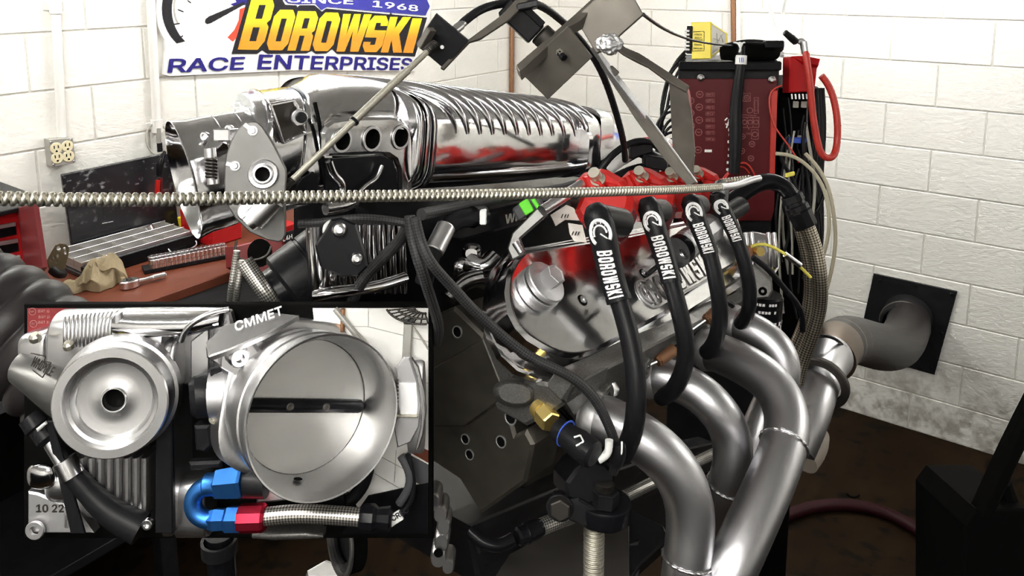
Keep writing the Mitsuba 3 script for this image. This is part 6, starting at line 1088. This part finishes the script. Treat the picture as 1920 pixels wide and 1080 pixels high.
bf_ = thing('blue_hose_fitting', 'bright blue anodised half round hose fitting in the inset view', 'hose fitting')
part(bf_, 'bend', tube([IP(404, 908, .055), IP(384, 912, .055), IP(367, 926, .055), IP(362, 944, .055), IP(368, 962, .055), IP(386, 973, .055), IP(406, 974, .055)], .0066, n=50, seg=26), 'blue_anodised', True)
part(bf_, 'nut', lathe([(-.008, .0078), (-.002, .0085), (0, .0112), (.018, .0128), (.020, .0115), (.020, 0)], IP(408, 907, .055), unit(VR+VU*.10), 6), 'blue_anodised', 20); part(bf_, 'neck_ring', lathe([(-.010, .0072), (-.009, .0082), (-.004, .0082), (0, .0095)], IP(408, 907, .055), unit(VR+VU*.10), 24), 'blue_anodised', 30)
part(bf_, 'nut', lathe([(-.008, .0070), (-.004, .0085), (.004, .0080), (.006, .0098), (.016, .0098), (.018, .009), (.018, 0)], IP(412, 974, .055), unit(VR+VU*.02), 6), 'blue_anodised', 20)
part(bf_, 'black_port', lathe([(0, 0), (0, .012), (.02, .012), (.02, 0)], IP(452, 903, .05), unit(VR), 20), 'black_plastic', 30)
bh = thing('inset_braided_hose', 'steel braided hose with a red collar and black end in the inset view', 'hose')
part(bh, 'red_collar', lathe([(0, 0), (0, .0098), (.003, .0102), (.018, .0102), (.020, .0088), (.020, 0)], IP(449, 972, .055), unit(VR+VU*.03), 10), 'red_anodised', 20)
part(bh, 'hose', tube([IP(495, 969, .055), IP(550, 964, .055), IP(610, 965, .055), IP(678, 970, .055)], .0066, n=60, seg=26, uv=True), 'fine_braid', True)
part(bh, 'end_socket', lathe([(0, 0), (0, .0092), (.003, .0098), (.010, .0098), (.013, .0075), (.022, .0088), (.024, .006), (.024, 0)], IP(676, 970, .055), unit(VR-VU*.05), 10), 'black_satin', 20)
part(bh, 'white_tag', ipl([(731, 968), (748, 958), (756, 975), (742, 984), (733, 990)], .055, .003, .0006), 'white_plastic', 20); part(bh, 'tag_mark', lettering('CREC', .004, IP(736, 978, .0552), unit(VR+VU*.6), unit(VU-VR*.6), .0003), 'black_print', False)
lv = thing('inset_lever_wheel', 'round silver throttle wheel with a white sticker at the right edge of the inset view', 'wheel')
part(lv, 'wheel', loft([ell(IP(776, 762, .024)+VR*q, unit(VW*.98+VR*.06)*.010*s2, VU*.037*s2, 44, 2.2) for q, s2 in [(-.004, .97), (-.003, 1), (.006, 1), (.008, .97)]]), 'satin_alu', 30)
part(lv, 'arm', ipl([(742, 690), (757, 670), (768, 670), (784, 720), (790, 760), (786, 800), (770, 830), (745, 840), (738, 800), (748, 770)], .036, .006, .001), 'satin_alu', 20); part(lv, 'white_sticker', ipl([(746, 718), (781, 720), (784, 760), (781, 782), (752, 781), (744, 750)], .0375, .0016, .0004), 'white_print', 20)
part(lv, 'rim', ipl([(771, 672), (783, 690), (795, 735), (799, 775), (794, 815), (786, 840), (778, 848), (788, 800), (790, 760), (784, 715)], .040, .006, .001), 'pulley_alu', 20); part(lv, 'spring', sweep(np.array([IP(742+4*math.cos(t), 712+t*1.1, .040+.0016*math.sin(t)) for t in np.linspace(0, 2*np.pi*6, 120)]), .0007, 6), 'dark_steel', True)
part(lv, 'stop', ipl([(736, 780), (783, 780), (783, 784), (736, 784)], .041, .004, .0006), 'zinc', 20)
lw = 'cables at the right of the inset view'
for lab, q, r_ in [('black cable looping down beside the throttle wheel in the inset view', [(765, 850), (772, 885), (774, 925), (760, 955), (745, 965)], .0022), ('thick black hose under the throttle mouth in the inset view', [(690, 880), (682, 905), (665, 930), (640, 950), (610, 958)], .0052), ('grey cable sleeve beside the black cable in the inset view', [(752, 855), (765, 880), (768, 905), (758, 930), (748, 945)], .0034)]:
    solo('inset_cable', tube([IP(x, y, .020) for x, y in q], r_, n=40, seg=12), 'grey_plastic' if 'grey' in lab else 'black_rubber', lab, 'cable', lw, True)
solo('inset_black_block', ipl([(560, 935), (642, 932), (646, 955), (560, 958)], .030, .02, .003), 'black_satin', 'black block under the throttle mouth in the inset view', 'block', smooth=20)
solo('inset_grey_casting', loft([isec(x, yt, yb, .004, d, p=2.6) for x, yt, yb, d in [(480, 985, 1001, .01), (520, 978, 1001, .014), (580, 980, 1001, .012), (610, 992, 1001, .008)]]), 'cast_alu', 'dull grey casting at the bottom of the inset view under the braided hose', 'casting', smooth=40)
